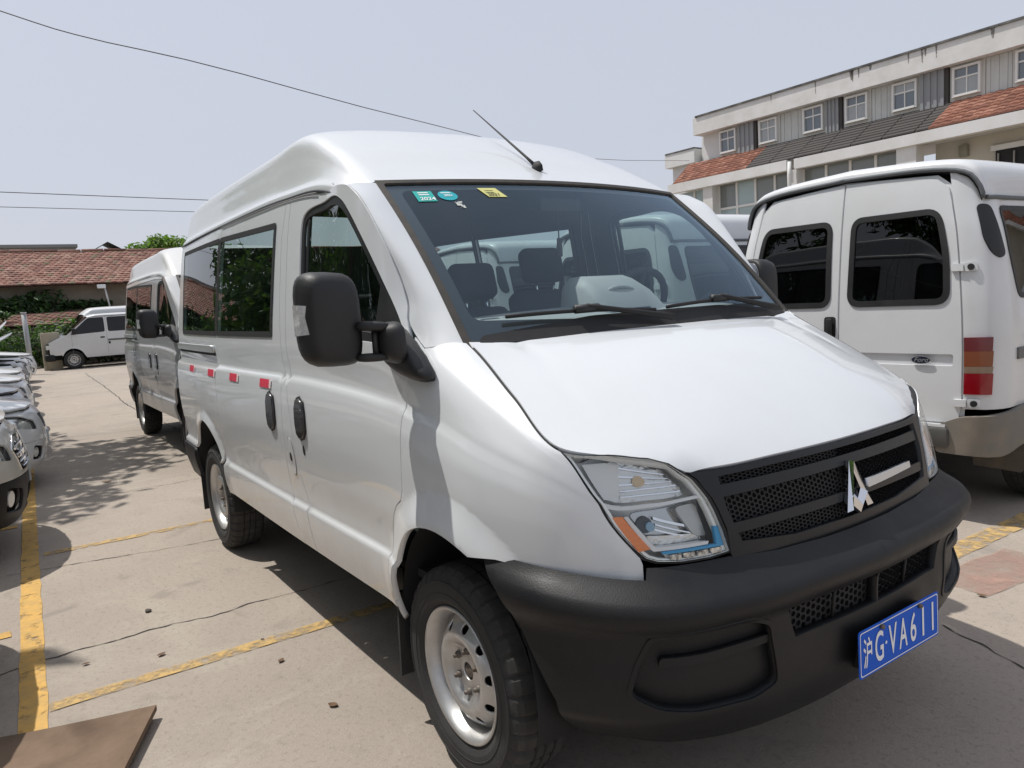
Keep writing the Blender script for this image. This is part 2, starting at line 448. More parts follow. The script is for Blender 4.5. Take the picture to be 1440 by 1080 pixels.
def panel(name, f, outer, material, parent=None, holes=(), ds=.06, dv=.03, gap=.0, flange=.012, mirror=False, extra=None, flat=False):
    """sheet-metal piece cut from surface f(s, v) by an outline with holes; edges folded inwards"""
    outer = np.asarray(outer, float)
    if area(outer) < 0: outer = outer[::-1]
    if gap: outer = offset_poly(outer, gap)
    outer = densify(outer, ds, dv)
    hs = [densify(np.asarray(h, float), ds, dv) for h in holes]
    pts = [tuple(p) for p in outer]; edges = [(i, (i + 1) % len(outer)) for i in range(len(outer))]
    for h in hs:
        k = len(pts); pts += [tuple(p) for p in h]; edges += [(k + i, k + (i + 1) % len(h)) for i in range(len(h))]
    lo, hi = outer.min(0), outer.max(0)
    gx, gy = np.meshgrid(np.arange(lo[0] + ds * .5, hi[0], ds), np.arange(lo[1] + dv * .5, hi[1], dv))
    g = np.stack([gx.ravel(), gy.ravel()], 1)
    if extra is not None: g = np.concatenate([g, np.asarray(extra, float)])
    if len(g):
        ok = inpoly(g, outer)
        for h in hs: ok &= ~inpoly(g, h)
        g = g[ok]
    if len(g):
        B = np.array(pts); sc = np.array([1 / ds, 1 / dv])
        dist = np.min(np.linalg.norm((g[:, None, :] - B[None]) * sc, axis=2), axis=1)
        g = g[dist > .45]
    pts += [tuple(p) for p in g]
    V2, _, F2, *_ = delaunay_2d_cdt([Vector(p) for p in pts], edges, [], 0, 1e-6)
    V2 = np.array([tuple(v) for v in V2])
    F2 = np.array([f for f in F2 if len(f) == 3])
    cen = V2[F2].mean(1); ok = inpoly(cen, outer)
    for h in hs: ok &= ~inpoly(cen, h)
    F2 = F2[ok]
    a = V2[F2]; ar = (a[:, 1, 0] - a[:, 0, 0]) * (a[:, 2, 1] - a[:, 0, 1]) - (a[:, 2, 0] - a[:, 0, 0]) * (a[:, 1, 1] - a[:, 0, 1])
    F2[ar < 0] = F2[ar < 0][:, ::-1]
    e = 1.5e-3
    P = f(V2[:, 0], V2[:, 1])
    du = f(V2[:, 0] + e, V2[:, 1]) - f(V2[:, 0] - e, V2[:, 1]); dw = f(V2[:, 0], V2[:, 1] + e) - f(V2[:, 0], V2[:, 1] - e)
    N = np.cross(du, dw); N /= np.linalg.norm(N, axis=1)[:, None] + 1e-12
    V = [p for p in P]; NN = [p for p in N]; F = [tuple(t) for t in F2]
    if flange:
        cnt = {}
        for t in F:
            for i in range(3): cnt[(t[i], t[(i + 1) % 3])] = 1
        bd = [(p, q) for (p, q) in cnt if (q, p) not in cnt]
        mp = {}
        acc = {}
        for p, q in bd:
            ed = P[q] - P[p]; o = np.cross(ed, N[p]); L = np.linalg.norm(o)
            if L > 1e-12:
                o /= L
                acc[p] = acc.get(p, 0) + o; acc[q] = acc.get(q, 0) + o
        for p in acc:
            o = acc[p] / (np.linalg.norm(acc[p]) + 1e-9)
            mp[p] = len(V)
            V.append(P[p]); nn = N[p] * .8 + o; NN.append(nn / np.linalg.norm(nn))
            V.append(P[p] + o * .0012 - N[p] * flange); nn = o - .2 * N[p]; NN.append(nn / np.linalg.norm(nn))
        for p, q in bd:
            if p in mp and q in mp: F.append((mp[p], mp[p] + 1, mp[q] + 1, mp[q]))
    V = np.array(V); NN = np.array(NN)
    if mirror:
        V = V * [1, -1, 1]; NN = NN * [1, -1, 1]; F = [tuple(reversed(t)) for t in F]
    return mobj(name, V, F, material, parent, normals=None if flat else NN)
def ring(name, f, outer, width, material, parent=None, mirror=False, flange=.01, ds=.05, dv=.03):
    o = np.asarray(outer, float)
    return panel(name, f, o, material, parent, holes=[offset_poly(o, width)], ds=ds, dv=dv, flange=flange, mirror=mirror)
def text_mesh(name, body, material, parent=None, size=1., mtx=None, sx=1., extrude=.0, align='CENTER', shear=0., bold=0.):
    cu = bpy.data.curves.new(name + '_curve', 'FONT'); cu.body = body; cu.size = size; cu.extrude = extrude
    cu.align_x = align; cu.align_y = 'CENTER'; cu.shear = shear; cu.resolution_u = 4; cu.offset = bold
    t = bpy.data.objects.new(name + '_tmp', cu); COL.objects.link(t)
    dg = bpy.context.evaluated_depsgraph_get(); dg.update()
    me = bpy.data.meshes.new_from_object(t.evaluated_get(dg))
    bpy.data.objects.remove(t, do_unlink=True)
    me.name = name
    bm = bmesh.new(); bm.from_mesh(me)
    bmesh.ops.scale(bm, vec=(sx, 1, 1), verts=list(bm.verts))
    if mtx is not None: bmesh.ops.transform(bm, matrix=mtx, verts=list(bm.verts))
    bm.to_mesh(me); bm.free()
    me.materials.clear(); me.materials.append(material)
    return link(bpy.data.objects.new(name, me), parent)
def frame_mtx(o, ex, ey, ez):
    return Matrix(((ex[0], ey[0], ez[0], o[0]), (ex[1], ey[1], ez[1], o[1]), (ex[2], ey[2], ez[2], o[2]), (0, 0, 0, 1)))
# ---------------------------------------------------------------- the panel van
def arch_pts(k, grow=0., n=28, zmin=.46):
    cx, cz, a, b, *_ = ARCHES[k]
    a += grow; b += grow
    p = [(cx + a * math.cos(t), cz + b * math.sin(t)) for t in np.linspace(0, math.pi, n)]
    return [(cx + a, zmin)] + p + [(cx - a, zmin)]          # front foot -> over the top -> rear foot
DOOR_F = [(-.205, 1.45), (-.245, 1.525), (-.256, 1.573), (-.294, 1.641), (-.367, 1.729), (-.466, 1.81), (-.537, 1.857), (-.64, 1.905),
          (-.801, 1.955), (-1.088, 2.006), (-1.362, 2.017)]
DOOR_R = [(-1.372, 1.85), (-1.362, 1.57), (-1.345, 1.36), (-1.318, 1.25), (-1.305, 1.17), (-1.265, 1.0), (-1.255, .8), (-1.20, .64), (-1.16, .462)]
DOOR_L = [(-.355, .462), (-.372, .52), (-.365, .66), (-.335, .76), (-.297, .824), (-.262, .862), (-.222, .888), (-.200, .93), (-.190, 1.034), (-.188, 1.114), (-.184, 1.2), (-.18, 1.33)]
SLIDE_F = [(-1.42, 2.026), (-1.458, 1.85), (-1.448, 1.57), (-1.42, 1.355), (-1.395, 1.23), (-1.385, 1.165), (-1.395, .91), (-1.43, .735), (-1.402, .67), (-1.385, .626), (-1.36, .527), (-1.30, .462)]
SLIDE_R = [(-2.56, .462), (-2.575, .60), (-2.60, .72), (-2.625, .80), (-2.63, 1.2), (-2.63, 2.036)]
WIN_DOOR = [(-1.175, 1.392), (-1.19, 1.664), (-1.205, 1.87), (-1.185, 1.92), (-1.12, 1.945), (-.95, 1.948), (-.82, 1.93), (-.70, 1.872), (-.625, 1.818), (-.535, 1.745),
            (-.416, 1.645), (-.289, 1.525), (-.225, 1.44), (-.205, 1.392)]
def chaikin(p, n=2):
    p = np.asarray(p, float)
    for _ in range(n):
        q = np.roll(p, -1, 0); p = np.stack([.75 * p + .25 * q, .25 * p + .75 * q], 1).reshape(-1, 2)
    return p
WIN_DOOR = chaikin(WIN_DOOR)
HANDLE = [(-.055, .045), (-.035, .085), (.005, .095), (.045, .075), (.055, .03), (.055, -.045), (.03, -.075), (-.01, -.085), (-.045, -.065), (-.055, -.02)]

def ws(u, v):                                                # windscreen, u -1..1 right to left, v 0..1 bottom to top
    u = np.asarray(u, float); v = np.asarray(v, float)
    ye = .82 + (.786 - .82) * v
    xe = -.02 + (-.65 + .02) * v + .022 * np.sin(np.pi * v.clip(0, 1)); ze = 1.378 + .602 * v + .012 * np.sin(np.pi * v.clip(0, 1))
    c = 1 - u * u
    return np.stack([xe + (.085 + .025 * v) * c, u * ye, ze + .008 * c], 1)
_hb = BODY0(np.linspace(0, 1.47, 120), np.full(120, 1.60))
def hood_f(x, y):
    x = np.asarray(x, float); y = np.asarray(y, float)
    xb = np.concatenate([[-.3], _hb[:, 0]]); yb = np.concatenate([[.80], -_hb[:, 1]]); zb = np.concatenate([[1.548], _hb[:, 2]])
    b = np.interp(x, xb, yb).clip(.04); z1 = np.interp(x, xb, zb)
    t = ((x - .06) / (.726 - .06)).clip(-.3, 1.02)
    zc = 1.392 - .356 * t + .055 * (1 - (2 * t - 1) ** 2)
    k = (np.abs(y) / b).clip(0, 1.02)
    z = zc + (z1 - zc) * k ** 2.4
    z -= .020 * np.exp(-((np.abs(y) - .575) / .055) ** 2) * ((k - .86) / .14).clip(0, 1) ** 1.5 * (x > .5)
    z += -.004 * np.exp(-((k - .80) / .03) ** 2) * np.clip((.45 - x) / .2, 0, 1)
    return np.stack([x, y, z], 1)
ROOF_ROWS = [
    [(-0.64, 0.887, 1.9), (-0.643, 0.872, 1.92), (-0.646, 0.845, 1.943), (-0.648, 0.822, 1.963), (-0.652, 0.8, 1.98), (-0.645, 0.76, 1.985), (-0.62, 0.6, 1.988), (-0.575, 0.35, 1.99), (-0.545, 0, 1.992)],
    [(-0.8, 0.883, 1.953), (-0.8, 0.88, 1.975), (-0.8, 0.859, 2.003), (-0.795, 0.832, 2.0255), (-0.79, 0.8092, 2.0435), (-0.78, 0.752, 2.061), (-0.765, 0.6, 2.0665), (-0.75, 0.35, 2.0705), (-0.735, 0, 2.072)],
    [(-1.05, 0.872, 2.003), (-1.05, 0.869, 2.025), (-1.05, 0.848, 2.053), (-1.05, 0.822, 2.1135), (-1.045, 0.8, 2.1628), (-1.035, 0.743, 2.188), (-1.02, 0.6, 2.2), (-1.0, 0.35, 2.2086), (-0.99, 0, 2.212)],
    [(-1.4, 0.866, 2.022), (-1.4, 0.863, 2.044), (-1.4, 0.842, 2.072), (-1.4, 0.813, 2.1866), (-1.4, 0.7886, 2.2799), (-1.39, 0.731, 2.316), (-1.38, 0.6, 2.336), (-1.37, 0.35, 2.3504), (-1.36, 0, 2.356)],
    [(-1.9, 0.864, 2.034), (-1.9, 0.861, 2.056), (-1.9, 0.84, 2.084), (-1.9, 0.8095, 2.1937), (-1.9, 0.7839, 2.282), (-1.9, 0.726, 2.317), (-1.9, 0.6, 2.3375), (-1.9, 0.35, 2.3523), (-1.9, 0, 2.358)],
    [(-3.1, 0.852, 2.036), (-3.1, 0.849, 2.058), (-3.1, 0.828, 2.086), (-3.1, 0.798, 2.193), (-3.1, 0.7728, 2.2786), (-3.1, 0.715, 2.313), (-3.1, 0.6, 2.3335), (-3.1, 0.35, 2.3483), (-3.1, 0, 2.354)],
    [(-3.88, 0.822, 2.036), (-3.88, 0.819, 2.058), (-3.87, 0.798, 2.086), (-3.86, 0.7695, 2.188), (-3.84, 0.7455, 2.2696), (-3.82, 0.688, 2.303), (-3.8, 0.6, 2.3215), (-3.8, 0.35, 2.3348), (-3.8, 0, 2.34)],
    [(-3.97, 0.815, 2.036), (-3.96, 0.8, 2.056), (-3.95, 0.775, 2.09), (-3.94, 0.755, 2.15), (-3.93, 0.73, 2.2), (-3.92, 0.68, 2.235), (-3.91, 0.57, 2.25), (-3.91, 0.34, 2.26), (-3.91, 0, 2.265)]]
_rt = Table(list(range(8)), [0, .5, 1, 1.7, 2.35, 2.75, 3.7, 5.2, 7], np.array([[(p[0], -p[1], p[2]) for p in r] for r in ROOF_ROWS]).transpose(1, 0, 2))
_rt.nose = False
def roof_f(i, j): return _rt(7 - np.asarray(i, float), j)

def make_wheel(root, cx, cy, side, front, cz=.345):
    """side -1 right, +1 left; outer face towards side"""
    w = bpy.data.objects.new('wheel', None); link(w, root)
    R = .345
    def Y(y): return cy + side * y                       # y measured outwards from the tyre centre
    prof = [(.205, -.085), (.24, -.105), (.29, -.108), (.325, -.098), (.340, -.080), (.345, -.05), (.345, .05), (.341, .078), (.330, .095), (.315, .102), (.30, .1065), (.285, .1075), (.262, .108), (.245, .106), (.232, .099), (.222, .092), (.212, .083)]
    n = 180; V = []; F = []; FM = []; m = len(prof)
    for k in range(n):
        th = 2 * math.pi * k / n
        for j, (r, y) in enumerate(prof):
            if j in (7, 8, 9) and k % 5 == 0: r -= .010
            if j in (5, 6, 3, 4) and k % 5 == 0: r -= .006
            V.append((cx + r * math.cos(th), Y(y), cz + r * math.sin(th)))
    for k in range(n):
        k2 = (k + 1) % n
        for j in range(m - 1):
            F.append((k * m + j, k * m + j + 1, k2 * m + j + 1, k2 * m + j) if side < 0 else (k2 * m + j, k2 * m + j + 1, k * m + j + 1, k * m + j))
            FM.append(1 if 2 < j < 8 else 0)
    t = mobj('tyre', V, F, [RUBBER, TREAD], w, fm=FM); t.data.set_sharp_from_angle(angle=rad(14))
    # grooves round the tread, raised rings on the side wall
    for y in (-.035, 0, .035):
        lathe('tread_groove', [(.3455, y - .004), (.3458, y - .004), (.3458, y + .004), (.3455, y + .004)], (cx, cy, cz), side, DULLBLK, t, n=48)
    for r in (.262, .30): lathe('sidewall_ring', [(r - .003, .1065), (r - .0015, .1095), (r + .0015, .1095), (r + .003, .1055)], (cx, cy, cz), side, RUBBER, t, n=64)
    rim = lathe('rim', [(.205, -.09), (.198, -.02), (.199, .05), (.205, .075), (.214, .083), (.2195, .093), (.2155, .099), (.206, .094), (.200, .083), (.190, .070), (.186, .040), (.180, .02)], (cx, cy, cz), side, STEEL, w, n=72)
    dish = (.055 if front else .03)
    def disc(X, Z):
        X = np.asarray(X, float); Z = np.asarray(Z, float); r = np.hypot(X, Z)
        kr = [0, .04, .055, .085, .10, .118, .135, .155, .17, .184, .2]
        ky = [.060, .058, .056, .060, .078, .085, .080, .068, .052, .034, .018]
        y = _hermite(kr, np.array(ky)[:, None], r, False)[:, 0]
        return np.stack([cx + X, cy + side * y, cz + Z], 1)
    circ = lambda ox, oz, r, k=28: [(ox + r * math.cos(a), oz + r * math.sin(a)) for a in np.linspace(0, 2 * math.pi, k, endpoint=False)]
    holes = [circ(.151 * math.cos(a), .151 * math.sin(a), .0165, 14) for a in np.linspace(.2, .2 + 2 * math.pi, 10, endpoint=False)]
    d = panel('wheel_disc', disc, circ(0, 0, .186, 64), STEEL, rim, holes=holes + [circ(0, 0, .030, 20)], ds=.02, dv=.02, flange=.006)
    if side > 0:
        d.data.flip_normals()
    lathe('hub', [(.0, .045), (.022, .045), (.030, .040), (.038, .045), (.040, .052), (.036, .060), (.0, .062)] if not front else [(0, .058), (.018, .058), (.022, .05), (.03, .046), (.034, .052), (.04, .055), (.043, .048)], (cx, cy, cz), side, BOLT, w, n=24)
    lathe('hub_back', [(0, -.02), (.186, -.02), (.19, .0)], (cx, cy, cz), side, DULLBLK, w, n=32)
    for a in np.linspace(.5, .5 + 2 * math.pi, 6, endpoint=False):
        px, pz = cx + .068 * math.cos(a), cz + .068 * math.sin(a)
        lathe('wheel_nut', [(.012, .052), (.012, .064), (.008, .065), (.0075, .075), (.005, .077), (0, .077)], (px, cy, pz), side, BOLT, w, n=6)
    return w

def hexmesh(name, f, outline, cell, material, parent, wire=.0022, depth=.006, aspect=1.0):
    """honeycomb lattice on a surface; all cells joined"""
    o = np.asarray(outline, float); lo, hi = o.min(0), o.max(0)
    V2, F = [], []
    dx, dz = cell * 1.5 * aspect, cell * math.sqrt(3)
    cols = int((hi[0] - lo[0]) / dx) + 2; rows = int((hi[1] - lo[1]) / dz) + 2
    C = [(lo[0] + i * dx, lo[1] + j * dz + (dz / 2 if i % 2 else 0)) for i in range(cols) for j in range(rows)]
    C = [c for c, k in zip(C, inpoly(C, o)) if k]
    for c in C:
        b = len(V2)
        for k in range(6):
            a = math.pi / 3 * k
            V2.append((c[0] + cell * aspect * math.cos(a), c[1] + cell * math.sin(a)))
        for k in range(6):
            a = math.pi / 3 * k; q = cell - wire * 1.6
            V2.append((c[0] + q * aspect * math.cos(a), c[1] + q * math.sin(a)))
        for k in range(6): F.append((b + k, b + (k + 1) % 6, b + 6 + (k + 1) % 6, b + 6 + k))
    if not V2: return None
    V2 = np.array(V2); A = f(V2[:, 0], V2[:, 1]); B = inset(f, depth)(V2[:, 0], V2[:, 1])
    n = len(A); V = np.concatenate([A, B]); F2 = list(F)
    for c in range(len(C)):
        b = c * 12 + 6
        for k in range(6): F2.append((b + k, b + (k + 1) % 6, n + b + (k + 1) % 6, n + b + k))
    return mobj(name, V, F2, material, parent, smooth=False)

def make_mirror(root, side):
    m = bpy.data.objects.new('door_mirror', None); link(m, root)
    S = lambda pts: [(p[0], p[1] * (1 if side < 0 else -1), p[2]) for p in pts]
    base = [(-.34, 1.375), (-.33, 1.47), (-.27, 1.475), (-.205, 1.455), (-.13, 1.41), (-.055, 1.355), (.005, 1.30), (-.005, 1.275), (-.07, 1.272), (-.16, 1.285), (-.25, 1.31), (-.32, 1.34)]
    def sec(y, k, c=(-.10, 1.37)):
        return S([(c[0] + (x - c[0]) * k, y, c[1] + (z - c[1]) * k) for x, z in base])
    loft('mirror_foot', [sec(-.92, 1.0), sec(-.965, .97), sec(-.99, .86, (-.12, 1.38)), sec(-1.005, .70, (-.14, 1.39))], BLACKPL, m, subsurf=1)
    def rr(cx, cy, cz, hx, hz, n=16):
        return S([(cx + hx * math.copysign(abs(math.cos(t)) ** .6, math.cos(t)), cy, cz + hz * math.copysign(abs(math.sin(t)) ** .6, math.sin(t))) for t in np.linspace(0, 2 * math.pi, n, endpoint=False)])
    loft('arm_knuckle', [rr(-.15, -.985, 1.40, .085, .075), rr(-.145, -1.02, 1.405, .075, .066), rr(-.145, -1.05, 1.41, .055, .05), rr(-.15, -1.06, 1.41, .03, .03)], BLACKPL, m, subsurf=1)
    loft('upper_arm', [rr(-.145, -1.02, 1.452, .04, .016), rr(-.15, -1.07, 1.46, .038, .016), rr(-.17, -1.13, 1.462, .03, .016)], BLACKPL, m, subsurf=1)
    loft('lower_arm', [rr(-.15, -1.02, 1.365, .035, .014), rr(-.16, -1.07, 1.362, .032, .014), rr(-.18, -1.13, 1.365, .028, .014)], BLACKPL, m, subsurf=1)
    tube('pivot', S([(-.15, -1.068, 1.36), (-.15, -1.068, 1.462)]), .011, BLACKPL, m)
    def hs(x, hy, hz, cy=-1.178, cz=1.487, n=28):
        return S([(x, cy + hy * math.copysign(abs(math.cos(t)) ** .5, math.cos(t)), cz + hz * math.copysign(abs(math.sin(t)) ** .5, math.sin(t)) - .012 * math.cos(t)) for t in np.linspace(0, 2 * math.pi, n, endpoint=False)])
    h = loft('housing', [hs(-.275, .088, .136), hs(-.268, .096, .144), hs(-.24, .097, .146), hs(-.205, .093, .142), hs(-.175, .080, .130), hs(-.163, .062, .112), hs(-.160, .03, .07)], BLACKPL, m)
    loft('mirror_glass', [hs(-.276, .080, .128), hs(-.2775, .078, .126)], mat('mirror_glass', (.7, .72, .74), .02, metal=1), m)
    g = [(x, y, z) for x, y, z in ((-.262, -1.279, 1.443), (-.262, -1.279, 1.537), (-.215, -1.277, 1.535), (-.178, -1.258, 1.532), (-.178, -1.258, 1.448), (-.215, -1.277, 1.445))]
    V = S(g) + S([(x, y + .014, z) for x, y, z in g])
    F = [(0, 1, 2, 5), (2, 3, 4, 5), (6, 7, 1, 0), (1, 7, 8, 2), (2, 8, 9, 3), (3, 9, 10, 4), (4, 10, 11, 5), (5, 11, 6, 0)]
    ob = mobj('side_lamp', V, F, mat('side_lamp_lens', (.40, .41, .42), .18, coat=.8, noise=(70, (.55, .56, .57), .8)), m, smooth=False)
    if side > 0: ob.data.flip_normals()
    return m

def fold_mirror(m):
    for o in list(m.children):
        if o.name.split('.')[0] in ('mirror_foot', 'upper_arm', 'lower_arm', 'pivot'):
            bpy.data.objects.remove(o, do_unlink=True); continue
        if o.name.split('.')[0] == 'arm_knuckle': o.data.transform(Matrix.Translation((-.10, -.07, -.02)))
        if o.name.split('.')[0] in ('housing', 'mirror_glass', 'side_lamp'):
            o.data.transform(Matrix.Translation((-.15, 1.03, 0)) @ Matrix.Rotation(rad(74), 4, 'Z') @ Matrix.Translation((.15, -1.03, 0)))

def make_seat(root, x, y, w=.5, z0=.80, tall=True):
    s = bpy.data.objects.new('seat', None); link(s, root)
    box('cushion', (x - .25, y - w / 2, z0 - .13), (x + .27, y + w / 2, z0 + .02), SEATCLOTH, s, bevel=.05, segs=3)
    T = Matrix.Translation((x - .25, y, z0)) @ Matrix.Rotation(rad(-14), 4, 'Y')
    box('seat_back', (-.07, -w / 2 + .01, -.02), (.06, w / 2 - .01, .62), SEATCLOTH, s, bevel=.055, segs=3, mtx=T)
    box('headrest', (-.05, -.13, .66), (.05, .13, .85), SEATCLOTH, s, bevel=.045, segs=3, mtx=T)
    for q in (-.06, .06): tube('headrest_post', [T @ Vector((0, y * 0 + q, .58)), T @ Vector((0, q, .70))], .007, CHROME, s, n=6)
    return s

def make_van(root, paint=PAINT, roofpaint=PAINT, skin=GLASST, detail=True, extras=True):
    fender_arch_r = [p for p in arch_pts(0, zmin=.462)]
    for sd in (-1, 1):
        mi = sd > 0
        K = dict(mirror=mi)
        # front wing: hood seam, headlamp edge, bumper edge, wheel opening, door edge
        s_h = np.linspace(-.02, .455, 12)
        wing = [(-.19, 1.47), (-.128, 1.438), (-.10, 1.46), (-.06, 1.53)] + [(s, 1.60) for s in s_h] + \
               [(.476, 1.595), (.512, 1.46), (.553, 1.299), (.602, 1.151), (.646, 1.034), (.676, .95), (.683, .90), (.683, .803), (.64, .803), (.577, .806), (.495, .812), (.381, .818), (.30, .823)]
        ap = arch_pts(0, n=40, zmin=.495)
        ap = [p for p in ap if not (p[0] > .045 and p[1] < .80)]
        wing += ap + [(-.362, .495)] + DOOR_L[1:] + [(-.178, 1.42)]
        panel('front_wing', BODY, wing, paint, root, gap=.0035, ds=.02, dv=.014, flange=.02, **K)
        # front door
        door = DOOR_F + DOOR_R + DOOR_L
        d = panel('front_door', BODY, door, paint, root, holes=[WIN_DOOR], gap=.0035, ds=.05, dv=.022, flange=.018, **K)
        ring('window_seal', inset(BODY, .006), offset_poly(WIN_DOOR, -.004), .034, BLACKPL, d, **K)
        gl = offset_poly(WIN_DOOR, .022)
        panel('door_window', inset(BODY, .014), gl, GLASSD, d, flange=0, ds=.1, dv=.06, **K)
        panel('window_divider', inset(BODY, .010), [(-1.135, 1.40), (-1.115, 1.40), (-1.13, 1.93), (-1.15, 1.925)], BLACKPL, d, **K)
        panel('mirror_sail', inset(BODY, .008), [(-.42, 1.40), (-.225, 1.40), (-.235, 1.455), (-.40, 1.615)], BLACKPL, d, **K)
        def handle(c, par):
            o = [(c[0] + a, c[1] + b) for a, b in HANDLE]
            ring('handle_surround', inset(BODY, -.004), offset_poly(o, -.006), .012, BLACKPL, par, ds=.02, dv=.02, **K)
            h = panel('handle', inset(BODY, -.012), offset_poly(o, .004), mat('handle_black', (.015, .015, .016), .22, coat=.5), par, ds=.02, dv=.02, flange=.016, **K)
        handle((-1.135, 1.058), d)
        o = [(-1.135 + .012 * math.cos(t), .925 + .022 * math.sin(t)) for t in np.linspace(0, 2 * math.pi, 14, endpoint=False)]
        panel('keyhole', inset(BODY, -.002), o, DULLBLK, d, ds=.02, dv=.02, flange=.004, **K)
        # pillar strip between the doors, with the fuel flap on the right
        strip = [(-1.362, 2.017)] + DOOR_R + [(-1.30, .462)] + SLIDE_F[::-1][1:]
        st = panel('centre_pillar', BODY, strip, paint, root, gap=.0035, ds=.03, dv=.022, flange=.018, **K)
        if not mi:
            c = [(-1.318 + .036 * math.cos(t), .875 + .085 * math.sin(t)) for t in np.linspace(0, 2 * math.pi, 24, endpoint=False)]
            ring('fuel_flap_rim', inset(BODY, -.0015), offset_poly(c, -.006), .008, mat('seam_grey', (.25, .25, .25), .6), st, ds=.02, dv=.02, flange=.003)
            fl = panel('fuel_flap', inset(BODY, -.003), c, paint, st, ds=.02, dv=.02, flange=.004)
            panel('flap_lock', inset(BODY, -.006), [(-1.322 + .01 * math.cos(t), .872 + .02 * math.sin(t)) for t in np.linspace(0, 6.2, 12, endpoint=False)], DULLBLK, fl, ds=.02, dv=.02, flange=.003)
        # sliding door and rear quarter
        sl = SLIDE_F + SLIDE_R
        w1 = rounded([(-1.545, 1.405), (-1.545, 1.935), (-2.626, 1.972), (-2.626, 1.405)], .02)
        sdoor = panel('sliding_door', BODY, sl, paint, root, holes=[offset_poly(w1, .02)], gap=.0035, ds=.06, dv=.022, flange=.018, **K)
        panel('window', inset(BODY, -.004), w1, skin, sdoor, ds=.15, dv=.08, flange=.008, **K)
        ring('window_border', inset(BODY, -.0045), w1, .028, DULLBLK, sdoor, flange=0, ds=.08, dv=.05, **K)
        handle((-1.545, 1.055), sdoor)
        ap2 = [p for p in arch_pts(1, n=40, zmin=.60)]
        q = [(-2.63, 2.036), (-2.63, 1.2), (-2.625, .80), (-2.60, .72), (-2.585, .66)] + [p for p in ap2[1:]] + [(-3.60, .62), (-3.95, .62), (-3.95, 2.036)]
        q = [(-2.63, 2.036), (-2.63, 1.2), (-2.628, .85)] + [p for p in ap2 if p[1] >= .62 and not (p[0] > -2.65 and p[1] < .66)] + [(-3.55, .62), (-3.95, .62), (-3.95, 2.036)]
        w2 = rounded([(-2.634, 1.405), (-2.634, 1.972), (-3.80, 1.985), (-3.74, 1.41)], .02)
        qp = panel('rear_quarter', BODY, q, paint, root, holes=[offset_poly(w2, .02)], gap=.0035, ds=.06, dv=.022, flange=.018, **K)
        panel('window', inset(BODY, -.004), w2, skin, qp, ds=.15, dv=.08, flange=.008, **K)
        ring('window_border', inset(BODY, -.0045), w2, .028, DULLBLK, qp, flange=0, ds=.08, dv=.05, **K)
        rl = panel('sliding_rail', inset(BODY, -.016), [(-2.70, 1.306), (-2.70, 1.345), (-3.92, 1.345), (-3.92, 1.306)], mat('rail_metal', (.55, .57, .56), .3, metal=.6), qp, ds=.2, dv=.02, flange=.018, **K)
        panel('rail_slot', inset(BODY, -.003), [(-2.69, 1.287), (-2.69, 1.304), (-3.92, 1.304), (-3.92, 1.287)], DULLBLK, qp, ds=.2, dv=.02, flange=.002, **K)
        # body strip between sliding door foot and wheel opening, rear bumper corner
        foot = [(-2.56, .462), (-2.575, .60), (-2.60, .72), (-2.622, .80), (-2.628, .85), (-2.652, .69), (-2.645, .60), (-2.64, .462)]
        panel('sill_end', BODY, foot, paint, root, gap=.0015, ds=.03, dv=.03, flange=.02, **K)
        rb = [(-3.50, .42), (-3.50, .52), (-3.49, .617), (-3.95, .617), (-3.95, .38), (-3.6, .38)]
        panel('rear_bumper_corner', inset(BODY, -.012), rb, BUMPPL, root, ds=.06, dv=.04, flange=.03, **K)
        # reflective tape
        if extras:
            for a, b in ((-3.41, -3.26), (-2.82, -2.67), (-2.29, -2.14), (-1.71, -1.56)):
                t = panel('reflective_tape', inset(BODY, -.004), [(a, 1.165), (b, 1.165), (b, 1.205), (a, 1.205)], RED, root, ds=.05, dv=.02, flange=0, **K)
                panel('tape_edge', inset(BODY, -.0038), [(b, 1.165), (b + .03, 1.165), (b + .03, 1.205), (b, 1.205)], PALE, t, ds=.05, dv=.02, flange=0, **K)
        # windscreen pillar
        oc = [(-.120, 1.440), (-.165, 1.442), (-.205, 1.475), (-.234, 1.515), (-.252, 1.575), (-.290, 1.643), (-.363, 1.731), (-.462, 1.812), (-.533, 1.859), (-.632, 1.903)]
        oc = [(-.128, 1.440), (-.19, 1.475), (-.234, 1.515), (-.252, 1.575), (-.290, 1.643), (-.363, 1.731), (-.462, 1.812), (-.533, 1.859), (-.632, 1.903)]
        OC = BODY0(np.array([p[0] for p in oc]), np.array([p[1] for p in oc]))
        ck = np.concatenate([[0], np.cumsum(np.linalg.norm(np.diff(OC, axis=0), axis=1))]); ck /= ck[-1]
        def pillar(a, t):
            a = np.asarray(a, float); t = np.asarray(t, float)
            A = _hermite(ck, OC, t, False); B = ws(np.full(len(t), -1.0), .01 + .985 * t)
            k = np.sin(np.pi * a.clip(0, 1)) * (.010 + .012 * np.sin(np.pi * t.clip(0, 1)))
            P = A + (B - A) * a[:, None]
            P[:, 1] -= k * .8; P[:, 0] += k * .5; P[:, 2] += k * .3
            return P
        panel('windscreen_pillar', pillar, [(.01, .0), (.965, .0), (.965, 1.0), (.01, 1.0)], roofpaint, root, ds=.08, dv=.03, flange=.012, **K)
        mr = make_mirror(root, sd)
        if sd > 0 and extras: fold_mirror(mr)
        # headlamp
        HL = [(.480, 1.60), (.568, 1.63), (.662, 1.69), (.735, 1.735), (.790, 1.70), (.828, 1.60), (.858, 1.48), (.890, 1.322), (.916, 1.179), (.927, 1.058), (.933, .915), (.873, .90), (.79, .902), (.721, .918), (.690, .944), (.65, 1.034), (.606, 1.151), (.557, 1.299), (.515, 1.46)]
        lamp = bpy.data.objects.new('headlamp', None); link(lamp, root)
